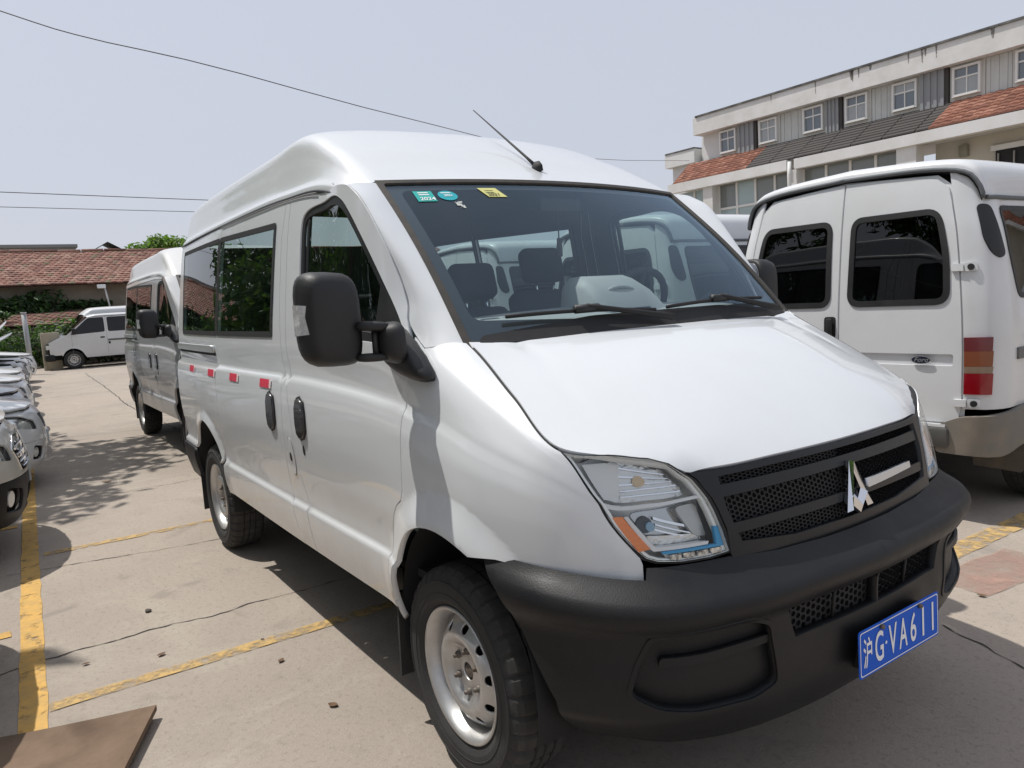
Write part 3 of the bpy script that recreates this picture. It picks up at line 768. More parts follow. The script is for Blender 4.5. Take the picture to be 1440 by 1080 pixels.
        panel('lamp_body', inset(BODY, .085), offset_poly(HL, -.004), LAMPGREY, lamp, ds=.03, dv=.05, flange=0, **K)
        o = densify(offset_poly(HL, .001), .03, .04); A = BODY(o[:, 0], o[:, 1]); B = inset(BODY, .085)(o[:, 0], o[:, 1])
        n = len(o); sg = np.array([1, -1 if mi else 1, 1])
        mobj('lamp_wall', np.concatenate([A, B]) * sg, [(i, n + i, n + (i + 1) % n, (i + 1) % n) if not mi else ((i + 1) % n, n + (i + 1) % n, n + i, i) for i in range(n)], LAMPGREY, lamp)
        ring('lamp_gasket', inset(BODY, .004), offset_poly(HL, -.014), .014, DULLBLK, lamp, flange=.02, ds=.03, dv=.03, **K)
        def sub(name, out, m, dep, fl=.01, **kk):
            return panel(name, inset(BODY, dep), out, m, lamp, ds=.03, dv=.03, flange=fl, **K)
        SHELL = mat('ribbed_chrome', (.62, .62, .60), .20, metal=.8, bump=(45, .4)); SMOKE = mat('smoked_chrome', (.48, .49, .49), .12, metal=.8)
        # upper indicator chamber with ribs, cross bar, main bowl, orange strip, LED row
        ring('inner_rim', inset(BODY, .012), offset_poly(HL, .004), .010, LAMPGREY, lamp, flange=.02, ds=.03, dv=.03, **K)
        sub('indicator_shell', rounded([(.60, 1.275), (.865, 1.285), (.852, 1.42), (.81, 1.60), (.74, 1.66), (.66, 1.62), (.59, 1.56), (.575, 1.42)], .03), SHELL, .055, .03)
        sub('indicator_wing', [(.535, 1.52), (.60, 1.57), (.64, 1.57), (.628, 1.30), (.588, 1.285)], mat('lamp_white', (.66, .68, .69), .25, coat=.4), .03, .03)
        for q in range(5):
            v0 = 1.325 + q * .055
            sub('indicator_rib', [(.635, v0), (.85 - q * .012, v0 + .004), (.85 - q * .012, v0 + .016), (.635, v0 + .012)], CHROME, .045, .012)
        sub('indicator_bulb', [(.70 + .022 * math.cos(t), 1.46 + .05 * math.sin(t)) for t in np.linspace(0, 6.28, 16, endpoint=False)], mat('bulb_amber', (.55, .42, .25), .1, coat=1), .04, .02)
        sub('bezel_bar', [(.590, 1.222), (.75, 1.226), (.895, 1.25), (.890, 1.275), (.75, 1.252), (.578, 1.252)], mat('lamp_white', (.66, .68, .69), .25, coat=.4), .014, .03)
        sub('orange_strip', [(.606, 1.190), (.634, 1.196), (.706, 1.000), (.672, .985)], ORANGE, .010, .014)
        sub('inner_bezel', [(.637, 1.196), (.649, 1.196), (.722, 1.005), (.885, 1.0), (.880, .980), (.715, .980), (.705, 1.0)], mat('lamp_white', (.66, .68, .69), .25, coat=.4), .014, .03)
        c = (.702, 1.135)
        sub('bowl', rounded([(.652, 1.205), (.80, 1.215), (.892, 1.225), (.905, 1.005), (.726, 1.005)], .03), SMOKE, .075, .01)
        sub('bowl_floor', rounded([(.728, 1.0), (.885, 1.0), (.88, 1.05), (.70, 1.07)], .015), SHELL, .05, .03)
        sub('bowl_side', rounded([(.815, 1.215), (.89, 1.22), (.90, 1.02), (.862, 1.04)], .02), mat('bowl_grey', (.42, .43, .42), .25, metal=.5), .045, .03)
        sub('bulb_ring', [(c[0] + .030 * math.cos(t), c[1] + .050 * math.sin(t)) for t in np.linspace(0, 6.28, 20, endpoint=False)], mat('bulb_dark', (.06, .065, .07), .12, metal=.8), .055, .03)
        sub('bulb', [(c[0] + .016 + .015 * math.cos(t), c[1] - .008 + .028 * math.sin(t)) for t in np.linspace(0, 6.28, 16, endpoint=False)], mat('bulb_glass', (.16, .30, .42), .05, coat=1), .035, .02)
        for (x0, y0), (x1, y1), th in (((.735, 1.165), (.84, 1.10), .016), ((.74, 1.13), (.86, 1.05), .010), ((.735, 1.10), (.83, 1.04), .012)):
            sub('bowl_rib', [(x0, y0), (x1, y1), (x1, y1 + th), (x0, y0 + th)], CHROME, .05, .03)
        sub('blue_strip', [(.738, .975), (.905, .972), (.909, 1.085), (.921, 1.085), (.926, .955), (.742, .957)], BLUETRIM, .010, .012)
        sub('led_tray', [(.745, .954), (.925, .951), (.925, .909), (.757, .909)], mat('bowl_grey', (.42, .43, .42), .25, metal=.5), .02, .02)
        for k in range(4):
            a = .760 + k * .0405
            le = sub('led', rounded([(a, .914), (a + .033, .913), (a + .031, .949), (a - .002, .950)], .006, 2), mat('led_chip', (.70, .71, .70), .10, metal=.9, noise=(70, (.03, .03, .03), 1.0)), .008, .014)
        panel('lens', inset(BODY, -.001), offset_poly(HL, .002), LENS, lamp, ds=.03, dv=.03, flange=.006, **K)
        # wheels and flaps
        make_wheel(root, 0, sd * .85, sd, True)
        make_wheel(root, -3.1, sd * .84, sd, False)
        for cx, z1 in ((-.40, .50), (-3.52, .50)):
            V = [(cx, sd * .70, z1), (cx, sd * .95, z1), (cx - .03, sd * .945, .17), (cx - .03, sd * .70, .17)]
            V += [(x - .012, y, z) for x, y, z in V]
            mobj('mud_flap', V, [(0, 1, 2, 3), (7, 6, 5, 4), (0, 4, 5, 1), (1, 5, 6, 2), (2, 6, 7, 3), (3, 7, 4, 0)], RUBBER, root, smooth=False)
        for k in (0, 1):
            cx, cz, a, b, *_ = ARCHES[k]
            pr = [(cx + (a + .012) * math.cos(t), cz + (b + .012) * math.sin(t)) for t in np.linspace(-.25, math.pi + .25, 30)]
            V = [(x, sd * .955, z) for x, z in pr] + [(x, sd * .58, z) for x, z in pr]; n = len(pr)
            V += [(cx, sd * .58, cz - .2)]
            mobj('wheel_liner', V, [(i, i + 1, n + i + 1, n + i) for i in range(n - 1)] + [(n + i, n + i + 1, 2 * n) for i in range(n - 1)], DULLBLK, root)
    # hood, windscreen, roof
    sb = np.linspace(.03, 1.47, 40)
    sb = np.linspace(.03, 1.47, 90)
    vh = np.interp(sb, [0, .455, .568, .662, .735, .790, .828, .850, .872, .90, .95, 1.07, 1.47], [1.612, 1.615, 1.665, 1.745, 1.80, 1.77, 1.68, 1.58, 1.535, 1.585, 1.60, 1.61, 1.612])
    R = BODY0(sb, vh); hb = [(p[0] - .007, p[1] + .007) for p in R]
    cowl = [(.075 - .095 * (t / .81) ** 2, t) for t in np.linspace(-.81, .81, 15)]
    out = [(x, y) for x, y in hb] + [(x, -y) for x, y in hb[::-1][1:]] + cowl[::-1]
    hood = panel('hood', hood_f, out, paint, root, ds=.04, dv=.04, flange=.018)
    frame = [(-1.006, -.012), (1.006, -.012), (1.006, 1.010), (-1.006, 1.010)]
    seal = panel('windscreen_seal', inset(ws, -.004), frame, SEAL, root, holes=[rounded([(-.978, .014), (.978, .014), (.976, .986), (-.976, .986)], .02)], ds=.1, dv=.05, flange=.012)
    wsg = panel('windscreen', inset(lambda u, v: ws(u, v), .004), [(-1.0, 0.0), (1.0, 0.0), (1.0, 1.0), (-1.0, 1.0)], GLASSW, root, ds=.1, dv=.05, flange=0)
    fr = [(-.975, .01), (.975, .01), (.97, .985), (-.97, .985)]
    inner = rounded([(-.925, .125), (-.45, .088), (.45, .088), (.925, .125), (.915, .945), (-.915, .945)], .05)
    panel('black_border', inset(ws, .009), fr, mat('ceramic_border', (.012, .013, .015), .4), wsg, holes=[inner], ds=.1, dv=.05, flange=0)
    panel('cowl', inset(ws, -.006), rounded([(-.955, -.008), (.955, -.008), (.93, .035), (.4, .085), (-.4, .085), (-.93, .035)], .03), DULLBLK, root, ds=.08, dv=.04, flange=.03)
    panel('roof', roof_f, [(0.0, .02), (7, .02), (7, 7), (0.0, 7)], roofpaint, root, ds=.10, dv=.14, flange=.0)
    panel('roof', roof_f, [(0.0, .02), (7, .02), (7, 7), (0.0, 7)], roofpaint, root, ds=.10, dv=.14, flange=.0, mirror=True)
    for sd in (-1, 1):
        panel('cant_rail', inset(BODY, .010), [(-3.94, 1.98), (-3.94, 2.06), (-1.4, 2.055), (-1.05, 2.035), (-.86, 1.99), (-.86, 1.945), (-1.05, 1.975), (-1.4, 1.985)], roofpaint, root, ds=.1, dv=.04, flange=0, mirror=sd > 0)
    # drip rail over the doors
    for sd in (-1, 1):
        i = np.linspace(.2, 6.7, 50); P = roof_f(i, np.full(50, .03))
        tube('drip_rail', [(p[0], p[1] * (1 if sd < 0 else -1) + sd * .003, p[2] + .003) for p in P], .006, roofpaint, root, n=6)
        P = roof_f(np.linspace(2.4, 5.1, 30), np.full(30, 0))
        tube('door_gutter', [(p[0], p[1] * (1 if sd < 0 else -1) + sd * .010, p[2] - .006) for p in P], .0028, mat('seam_grey', (.25, .25, .25), .6), root, n=6)
    if not extras:                                            # two-tone livery: pale band over the windows
        for sd in (-1, 1):
            panel('roof_band', inset(BODY, -.005), [(-3.94, 1.99), (-3.94, 2.04), (-1.45, 2.034), (-1.05, 2.012), (-.80, 1.96), (-.80, 1.94), (-1.05, 1.972), (-1.45, 1.985)], roofpaint, root, ds=.1, dv=.03, flange=.004, mirror=sd > 0)
    # rear end
    vv = np.linspace(.42, 2.03, 24); E1 = BODY0(np.full(24, -3.945), vv)
    V = []; F = []
    rows = []
    for p in E1:
        w = -p[1]
        rows.append([(p[0], -w, p[2]), (p[0] - .03, -w + .03, p[2]), (p[0] - .045, -w + .1, p[2]), (p[0] - .06, 0, p[2]), (p[0] - .045, w - .1, p[2]), (p[0] - .03, w - .03, p[2]), (p[0], w, p[2])])
    V = [q for r in rows for q in r]
    F = [(i * 7 + k + 1, i * 7 + k, (i + 1) * 7 + k, (i + 1) * 7 + k + 1) for i in range(23) for k in range(6)]
    mobj('rear_door', V, F, paint, root)
    box('rear_bumper', (-4.10, -.90, .38), (-3.93, .90, .60), BUMPPL, root, bevel=.04, segs=3)
    # bumper with mesh opening
    ax, bx = (BUMPER, True)
    mesh_o = [(1.095, .572), (1.47, .572), (1.47, .664), (1.062, .664), (1.055, .65)]
    fog = rounded([(.69, .655), (.815, .66), (.925, .663), (.995, .635), (1.02, .47), (.937, .445), (.794, .450), (.70, .468), (.632, .505), (.655, .585)], .02)
    ap = [(.246, .777), (.315, .717), (.379, .632), (.43, .53), (.462, .462), (.47, .40), (.475, .36)]
    bo = [(.262, .790), (.381, .789), (.495, .788), (.577, .787), (.684, .787), (.688, .81), (.80, .812), (.93, .812), (1.1, .80), (1.3, .795), (1.47, .795), (1.47, .272), (1.1, .272), (.8, .272), (.6, .285), (.52, .31)] + ap[::-1]
    bumper = bpy.data.objects.new('front_bumper', None); link(bumper, root)
    for mi in (False, True):
        K = dict(mirror=mi)
        panel('bumper_shell', BUMPER, bo, BUMPPL, bumper, holes=[mesh_o[:2] + [(1.4698, .572), (1.4698, .664)] + mesh_o[3:] if False else [(1.095, .575), (1.466, .575), (1.466, .664), (1.062, .664)], fog], ds=.03, dv=.018, flange=.03, **K)
        hexmesh('mesh_grille', inset(BUMPER, .03), [(1.06, .56), (1.47, .56), (1.47, .68), (1.04, .68)], .0115, DULLBLK, bumper, aspect=1.25, **{}) if not mi else None
        panel('fog_panel', inset(BUMPER, .028), offset_poly(fog, -.004), BUMPPL, bumper, ds=.04, dv=.02, flange=0, **K)
        panel('fog_bar', inset(BUMPER, .008), rounded([(.705, .60), (.82, .598), (1.0, .605), (.995, .585), (.82, .575), (.70, .578)], .008, 2), BUMPPL, bumper, ds=.04, dv=.02, flange=.014, **K)
        ring('fog_lip', inset(BUMPER, -.003), offset_poly(fog, -.012), .012, BUMPPL, bumper, flange=.006, ds=.03, dv=.02, **K)
        lipo = [(1.10, .55), (1.30, .55), (1.33, .40), (1.12, .42)]
        panel('bumper_back', inset(BUMPER, .05), [(.5, .33), (1.47, .33), (1.47, .70), (.5, .70)], DULLBLK, bumper, ds=.1, dv=.06, flange=0, **K)
    hm = hexmesh('mesh_grille', lambda s, v: inset(BUMPER, .03)(s, v) * [1, -1, 1], [(1.06, .56), (1.46, .56), (1.46, .68), (1.04, .68)], .0115, DULLBLK, bumper, aspect=1.25)
    for s_, m_ in ((1.28, 1), (1.28, -1), (1.47, 1)):
        P0 = inset(BUMPER, .022)(np.array([s_]), np.array([.57]))[0]; P1 = inset(BUMPER, .022)(np.array([s_]), np.array([.668]))[0]
        tube('mesh_bar', [P0 * [1, m_, 1], P1 * [1, m_, 1]], .005, DULLBLK, bumper, n=6)
    # grille
    gr = bpy.data.objects.new('radiator_grille', None); link(gr, root)
    for mi in (False, True):
        K = dict(mirror=mi)
        go = [(.866, 1.56), (.93, 1.60), (1.07, 1.60), (1.3, 1.60), (1.47, 1.60), (1.47, .74), (1.2, .74), (.95, .76), (.938, .90), (.945, 1.06), (.934, 1.18), (.905, 1.33)]
        ring('grille_frame', inset(BODY, .004), go[:5] + [(1.4701, 1.60), (1.4701, .74)] + go[6:], .0, GRILLE, gr) if False else None
        # frame: top, outer side, bottom
        panel('grille_frame', inset(BODY, .002), [(.866, 1.56), (.93, 1.605), (1.07, 1.605), (1.3, 1.605), (1.47, 1.605), (1.47, 1.42), (1.2, 1.42), (.965, 1.40), (.962, 1.18), (.985, .96), (1.2, .90), (1.47, .90), (1.47, .74), (1.2, .74), (.95, .76), (.938, .90), (.945, 1.06), (.934, 1.18), (.905, 1.33)], GRILLE, gr, ds=.04, dv=.03, flange=.03, **K)
        for z0, z1 in ((1.225, 1.335), (1.015, 1.085)):
            panel('grille_bar', inset(BODY, .006), [(.965, z0), (1.2, z0 + .006), (1.47, z0 + .01), (1.47, z1), (1.2, z1), (.965, z1 - .004)], GRILLE, gr, ds=.05, dv=.02, flange=.025, **K)
        hexmesh('grille_mesh', (lambda s, v: inset(BODY, .022)(s, v) * [1, -1, 1]) if mi else inset(BODY, .022), [(.95, .90), (1.47, .88), (1.47, 1.44), (.93, 1.42)], .017, DULLBLK, gr, wire=.003, aspect=.62)
        panel('grille_back', inset(BODY, .05), [(.90, .75), (1.47, .75), (1.47, 1.6), (.90, 1.55)], DULLBLK, gr, ds=.1, dv=.1, flange=0, **K)
    for sd in (-1, 1):
        P = BODY0(np.linspace(.01, .46, 16), np.full(16, 1.606))
        tube('bonnet_seal', [(p[0] - .003, sd * (-p[1] - .003), p[2] - .004) for p in P], .0055, DULLBLK, root, n=6)
    # emblem and chrome strip on the left half of the grille
    em = bpy.data.objects.new('emblem', None); link(em, gr)
    P0 = BODY(np.array([1.46]), np.array([1.16]))[0]
    nx = Vector((.97, 0, .22)).normalized(); up = Vector((-.22, 0, .97)).normalized(); rt = Vector((0, 1, 0))
    C = Vector((P0[0] + .012, .012, .905))
    def facet(name, pts, ridge):
        """chrome wedge: outline with a raised ridge line"""
        pts = [(a * .88, b * .88) for a, b in pts]; ridge = [(a * .88, b * .88) for a, b in ridge]
        A = [C + rt * a + up * b for a, b in pts]; B = [p - nx * .012 for p in A]
        Rg = [C + rt * a + up * b + nx * .012 for a, b in ridge]
        n = len(A); V = A + B + Rg; F = [(i, n + i, n + (i + 1) % n, (i + 1) % n) for i in range(n)]
        half = n // 2
        if len(Rg) == 1:
            F += [(i, (i + 1) % n, 2 * n) for i in range(n)]
        else:
            F += [(0, 1, 2 * n + 1, 2 * n), (1, 2, 2 * n + 1), (2, 3, 2 * n, 2 * n + 1), (3, 0, 2 * n)]
        o = mobj(name, V, F, CHROME, em, smooth=False)
        bm = bmesh.new(); bm.from_mesh(o.data); bmesh.ops.recalc_face_normals(bm, faces=list(bm.faces)); bm.to_mesh(o.data); bm.free()
    facet('emblem_blade', [(-.074, -.075), (-.046, -.075), (.006, .088), (-.006, .088)], [(-.058, -.07), (0, .084)])
    facet('emblem_blade', [(.046, -.075), (.074, -.075), (.006, .088), (-.006, .086)], [(.058, -.07), (0, .084)])
    facet('emblem_blade', [(-.056, -.040), (-.034, -.002), (0, -.040), (0, -.088)], [(-.042, -.026), (0, -.064)])
    facet('emblem_blade', [(.056, -.040), (.034, -.002), (0, -.040), (0, -.088)], [(.042, -.026), (0, -.064)])
    panel('chrome_strip', inset(BODY, -.004), [(1.10, 1.13), (1.385, 1.125), (1.385, 1.065), (1.10, 1.085)], mat('satin_chrome', (.62, .64, .66), .25, metal=.8), gr, ds=.04, dv=.03, flange=.012, mirror=True)
    # number plate
    if extras:
        pl = bpy.data.objects.new('number_plate', None); link(pl, root)
        n_ = Vector((.995, 0, .02)).normalized(); u_ = Vector((-.02, 0, .995)).normalized(); r_ = Vector((0, 1, 0))
        Cp = Vector((.868, .069, .465))
        T = frame_mtx(Cp, r_, u_, n_)
        BLUE = mat('plate_blue', (.008, .10, .56), .55, spec=.2); WH = mat('plate_white', (.78, .80, .82), .4)
        def rrect(w, h, r, z): return [(a, b, z) for a, b in rounded([(-w, -h), (w, -h), (w, h), (-w, h)], r, 5)]
        o = rrect(.22, .07, .012, .001); bk = [(a, b, -.001) for a, b, _ in o]; n = len(o)
        mobj('plate_sheet', [T @ Vector(p) for p in o + bk], [tuple(range(n)), tuple(reversed(range(n, 2 * n)))] + [(i, n + i, n + (i + 1) % n, (i + 1) % n) for i in range(n)], BLUE, pl, smooth=False)
        a1 = rrect(.2145, .0645, .010, .0022); a2 = rrect(.2115, .0615, .009, .0022)
        mobj('plate_border', [T @ Vector(p) for p in a1 + a2], [(i, (i + 1) % n, n + (i + 1) % n, n + i) for i in range(n)], WH, pl, smooth=False)
        for ch, xx, sx_ in (('沪', -.1775, .52), ('G', -.1175, .60), ('V', -.0455, .60), ('A', .0115, .60), ('6', .0685, .66), ('1', .1255, .60), ('1', .1825, .60)):
            if ch == '1':
                mobj('character', [T @ Vector(p) for p in ((xx - .005, -.045, .0024), (xx + .005, -.045, .0024), (xx + .005, .045, .0024), (xx - .005, .045, .0024))], [(0, 1, 2, 3)], WH, pl, smooth=False); continue
            o = text_mesh('character', ch, WH, pl, size=.118 if ch != '沪' else .095, sx=sx_, bold=.0012, extrude=0)
            me = o.data; co = np.array([v.co for v in me.vertices]); lo, hi = co.min(0), co.max(0); mid = (lo + hi) / 2
            k = .090 / (hi[1] - lo[1]); kx = min(k * (1 if ch == '沪' else .9), .045 / (hi[0] - lo[0]))
            for v in me.vertices:
                v.co = T @ Vector(((v.co.x - mid[0]) * kx + xx, (v.co.y - mid[1]) * k, .0024))
        mobj('character_dot', [T @ Vector((-.0815 + .005 * math.cos(a), .005 * math.sin(a), .0024)) for a in np.linspace(0, 2 * math.pi, 10, endpoint=False)], [tuple(range(10))], WH, pl, smooth=False)
        for xx in (-.105, .105):
            Vb, Fb = tube_mesh([T @ Vector((xx, .055, .0)), T @ Vector((xx, .055, .010))], .0075, 8)
            mobj('plate_bolt', Vb, [tuple(reversed(f)) for f in Fb], BOLT, pl)
        box('plate_bracket', (.80, -.10, .40), (.866, .25, .50), DULLBLK, pl)
    # wipers
    for (u0, v0), (u1, v1), (a0, b0) in (((-.80, .105), (-.06, .075), (-.40, .10)), ((.02, .085), (.78, .10), (.28, .055))):
        w = bpy.data.objects.new('wiper', None); link(w, root)
        uu = np.linspace(u0, u1, 10); vv_ = np.linspace(v0, v1, 10) + .012 * np.sin(np.linspace(0, math.pi, 10))
        P = inset(ws, -.018)(uu, vv_); tube('wiper_blade', [tuple(p) for p in P], .0075, DULLBLK, w, n=6)
        P = inset(ws, -.034)(np.linspace(u0 * .35 + u1 * .65, u0 * .35 + u1 * .65 + (.30 if u0 < -.5 else -.02), 6), np.linspace((v0 + v1) / 2 + .01, .01, 6))
        um = (u0 + u1) / 2
        P = inset(ws, -.036)(np.linspace(um, um + .42, 7), np.linspace((v0 + v1) / 2 + .018, .012, 7))
        tube('wiper_arm', [tuple(p) for p in P], [.010, .010, .010, .011, .012, .013, .015], DULLBLK, w, n=6)
        P = inset(ws, -.028)(np.array([um - .06, um + .06]), np.array([(v0 + v1) / 2 + .012] * 2))
        tube('wiper_clip', [tuple(p) for p in P], .015, BLACKPL, w, n=8)
    # aerial
    an = bpy.data.objects.new('aerial', None); link(an, root)
    za = 2.062
    loft('aerial_foot', [[(-.755 + a * k, .05 + b * k, z + .012) for a, b in ((-.045, 0), (-.02, .016), (.03, .012), (.045, 0), (.03, -.012), (-.02, -.016))] for k, z in ((1, 2.062), (.9, 2.085), (.45, 2.105))], DULLBLK, an)
    tube('aerial_whip', [(-.765, .05, 2.10), (-.83, .05, 2.15), (-1.25, .05, 2.455)], [.009, .006, .0022], DULLBLK, an, n=6)
    # stickers inside the screen
    if extras:
        def stick(u0, u1, v0, v1, m, oval=False, skew=0):
            if oval: o = [((u0 + u1) / 2 + (u1 - u0) / 2 * math.cos(t), (v0 + v1) / 2 + (v1 - v0) / 2 * math.sin(t)) for t in np.linspace(0, 6.28, 20, endpoint=False)]
            else: o = [(u0 + skew, v0), (u1 + skew, v0), (u1, v1), (u0, v1)]
            return panel('sticker', inset(ws, .0015), o, m, wsg, ds=.1, dv=.05, flange=0)
        TEAL = mat('teal_sticker', (.02, .40, .36), .4); CYAN = mat('cyan_sticker', (.01, .36, .42), .4); YEL = mat('yellow_sticker', (.62, .60, .22), .5)
        SW = mat('sticker_white', (.8, .82, .8), .5)
        s1 = stick(-.865, -.775, .845, .925, TEAL); s2 = stick(-.755, -.66, .85, .925, CYAN, oval=True); s3 = stick(-.53, -.43, .872, .945, YEL, skew=.03)
        smudge = stick(-.695, -.66, .79, .84, mat('sticker_residue', (.5, .52, .5), .7, alpha_noise=(60, .5, .05)))
        def txt(b, u, v, size, m, par):
            e = 1e-3
            p = inset(ws, -.0005)(np.array([u]), np.array([v]))[0]; du = (ws([u + e], [v]) - ws([u - e], [v]))[0]; dv_ = (ws([u], [v + e]) - ws([u], [v - e]))[0]
            du /= np.linalg.norm(du); dv_ /= np.linalg.norm(dv_); nz = np.cross(du, dv_); nz /= np.linalg.norm(nz); dv_ = np.cross(nz, du)
            text_mesh('sticker_text', b, m, par, size=size, mtx=frame_mtx(p, du, dv_, nz), bold=.0004)
        txt('2024', -.815, .862, .030, SW, s1); txt('2021', -.705, .885, .018, SW, s2); txt('2021', -.465, .888, .026, DULLBLK, s3)
        for vv0 in (.893, .908):
            panel('sticker_line', inset(ws, .0008), [(-.845, vv0), (-.795, vv0), (-.795, vv0 + .007), (-.845, vv0 + .007)], SW, s1, flange=0)
            panel('sticker_line', inset(ws, .0008), [(-.500, vv0 + .012), (-.455, vv0 + .012), (-.455, vv0 + .016), (-.500, vv0 + .016)], DULLBLK, s3, flange=0)
        panel('sticker_line', inset(ws, .0008), [(-.735, .905), (-.685, .905), (-.685, .911), (-.735, .911)], SW, s2, flange=0)
    # underside and cabin
    box('underbody', (-3.9, -.58, .34), (.52, .58, .52), DULLBLK, root)
    box('sill_beam', (-2.5, -.90, .44), (-.45, .90, .56), DULLBLK, root)
    box('cabin_floor', (-3.85, -.90, .57), (-.02, .90, .60), DARKINT, root)
    box('engine_bay', (-.06, -.56, .5), (.60, .56, .93), DULLBLK, root)
    box('bulkhead', (-.10, -.80, .6), (-.02, .80, 1.22), DARKINT, root)
    dash = bpy.data.objects.new('dashboard', None); link(dash, root)
    def dsec(x, z0, z1): return [(x, -.80, z0), (x, -.80, z1 - .02), (x, -.4, z1), (x, 0, z1 + .01), (x, .4, z1), (x, .80, z1 - .02), (x, .80, z0)]
    loft('dash_top', [dsec(.03, 1.2, 1.365), dsec(-.10, 1.15, 1.40), dsec(-.25, 1.1, 1.445), dsec(-.42, 1.0, 1.462), dsec(-.47, .95, 1.43), dsec(-.48, .85, 1.2)], DASH, dash, smooth=True)
    def hump(x, hw, zt): return [(x, .10 - hw, 1.40), (x, .12 - hw, zt - .04), (x, .16 - hw, zt), (x, .10 + hw * .3, zt), (x, .10 + hw * .75, zt - .05), (x, .14 + hw, 1.44)]
    loft('instrument_hood', [hump(-.20, .20, 1.452), hump(-.235, .21, 1.51), hump(-.30, .22, 1.57), hump(-.36, .22, 1.588), hump(-.43, .22, 1.585), hump(-.45, .21, 1.57)], DASH, dash, closed=False)
    tube('vent_lip', [(-.258, .06 + .07 * math.cos(t), 1.515 + .022 * math.sin(t)) for t in np.linspace(.2, 2.9, 9)], .009, DASH, dash, n=6)
    sw = bpy.data.objects.new('steering_wheel', None); link(sw, root)
    T = Matrix.Translation((-.58, .42, 1.43)) @ Matrix.Rotation(rad(-62), 4, 'Y')
    tube('wheel_rim', [T @ Vector((.20 * math.cos(t), .20 * math.sin(t), 0)) for t in np.linspace(0, 2 * math.pi, 33)], .017, DULLBLK, sw)
    for t in (0, 2.1, 4.2): tube('wheel_spoke', [T @ Vector((0, 0, -.03)), T @ Vector((.2 * math.cos(t), .2 * math.sin(t), 0))], .014, DULLBLK, sw, n=6)
    tube('steering_column', [T @ Vector((0, 0, -.02)), T @ Vector((0, 0, -.25))], .035, DULLBLK, sw)
    if detail:
        make_seat(root, -.82, -.45, .50, .92); make_seat(root, -.82, .42, .50, .95); make_seat(root, -.82, -.02, .36, .88)
        for r_ in (-1.9, -2.7, -3.4):
            for y_ in (-.55, .05, .55): make_seat(root, r_, y_, .46, .80)
    # hanging charm under the mirror
    tube('charm_cord', [(-.60, .03, 1.92), (-.60, .03, 1.765)], .003, DULLBLK, root, n=5)
    box('charm', (-.605, .02, 1.685), (-.595, .045, 1.765), DARKINT, root, bevel=.004)
    box('inside_mirror', (-.575, -.10, 1.87), (-.545, .12, 1.93), DULLBLK, root, bevel=.012)
    return root
# ---------------------------------------------------------------- older high-roof minibus, tail at X = 0, nose at +X
T_ROWS = [.36, .45, .55, .65, .80, 1.0, 1.15, 1.30, 1.50, 1.75, 1.93, 2.02, 2.12]
T_W = [.90, .925, .94, .95, .955, .955, .950, .94, .918, .880, .835, .815, .79]
T_R = [.0, 0, 0, 0, .0, .004, .008, .014, .03, .055, .08, .095, .115]
def _tt():
    sk = [0, .40, .72, .82, .90, .98, 1.25, 2.0, 3.5, 4.6, 5.2, 5.45]
    P = []
    for z, w, r in zip(T_ROWS, T_W, T_R):
        k = w / .955
        P.append([(r - .030, 0, z), (r - .022, -.40 * k, z), (r - .005, -.72 * k, z), (r + .010, -.82 * k, z), (r + .045, -.90 * k, z), (r * .8 + .11, -(w - .012), z),
                  (r * .3 + .36, -w, z), (1.1, -w - .003, z), (2.6, -w - .003, z), (3.7, -w + .002, z), (4.3, -w + .04, z), (4.56, -w + .11, z)])
    return Table(sk, T_ROWS, P)
TB0 = _tt()
T_ARCH = ((.95, .40, .375, .375), (3.80, .40, .375, .375))
def TB(s, v):
    P = TB0(s, v)
    for cx, cz, a, b in T_ARCH:
        r = np.hypot(P[:, 0] - cx, np.maximum(P[:, 2] - cz, 0)) - a
        k = np.clip(1 - r / .05, 0, 1) * np.clip((.55 - np.abs(P[:, 0] - cx)) / .1, 0, 1)
        P[:, 1] -= .014 * k
    return P
T_ROOF = [
    [(.150, .822, 1.935), (.150, .822, 1.965), (.143, .795, 2.03), (.130, .755, 2.085), (.118, .66, 2.12), (.102, .45, 2.145), (.094, 0, 2.16)],
    [(.175, .825, 1.935), (.175, .822, 1.97), (.168, .80, 2.05), (.158, .765, 2.115), (.148, .68, 2.16), (.135, .45, 2.19), (.128, 0, 2.21)],
    [(.30, .828, 1.935), (.30, .825, 1.97), (.30, .805, 2.06), (.30, .77, 2.13), (.30, .69, 2.18), (.30, .45, 2.212), (.30, 0, 2.235)],
    [(2.6, .828, 1.935), (2.6, .825, 1.97), (2.6, .805, 2.06), (2.6, .77, 2.13), (2.6, .69, 2.18), (2.6, .45, 2.215), (2.6, 0, 2.24)],
    [(3.05, .815, 1.93), (3.05, .81, 1.95), (3.04, .79, 2.0), (3.04, .76, 2.05), (3.06, .69, 2.085), (3.08, .45, 2.11), (3.10, 0, 2.13)],
    [(3.20, .80, 1.89), (3.21, .79, 1.905), (3.22, .77, 1.92), (3.225, .74, 1.935), (3.24, .68, 1.95), (3.27, .45, 1.965), (3.30, 0, 1.975)]]
_trt = Table([0, .5, 1, 2, 3, 3.6], [0, .5, 1.2, 2, 3, 4.5, 7], np.array([[(p[0], -p[1], p[2]) for p in r] for r in T_ROOF]).transpose(1, 0, 2))
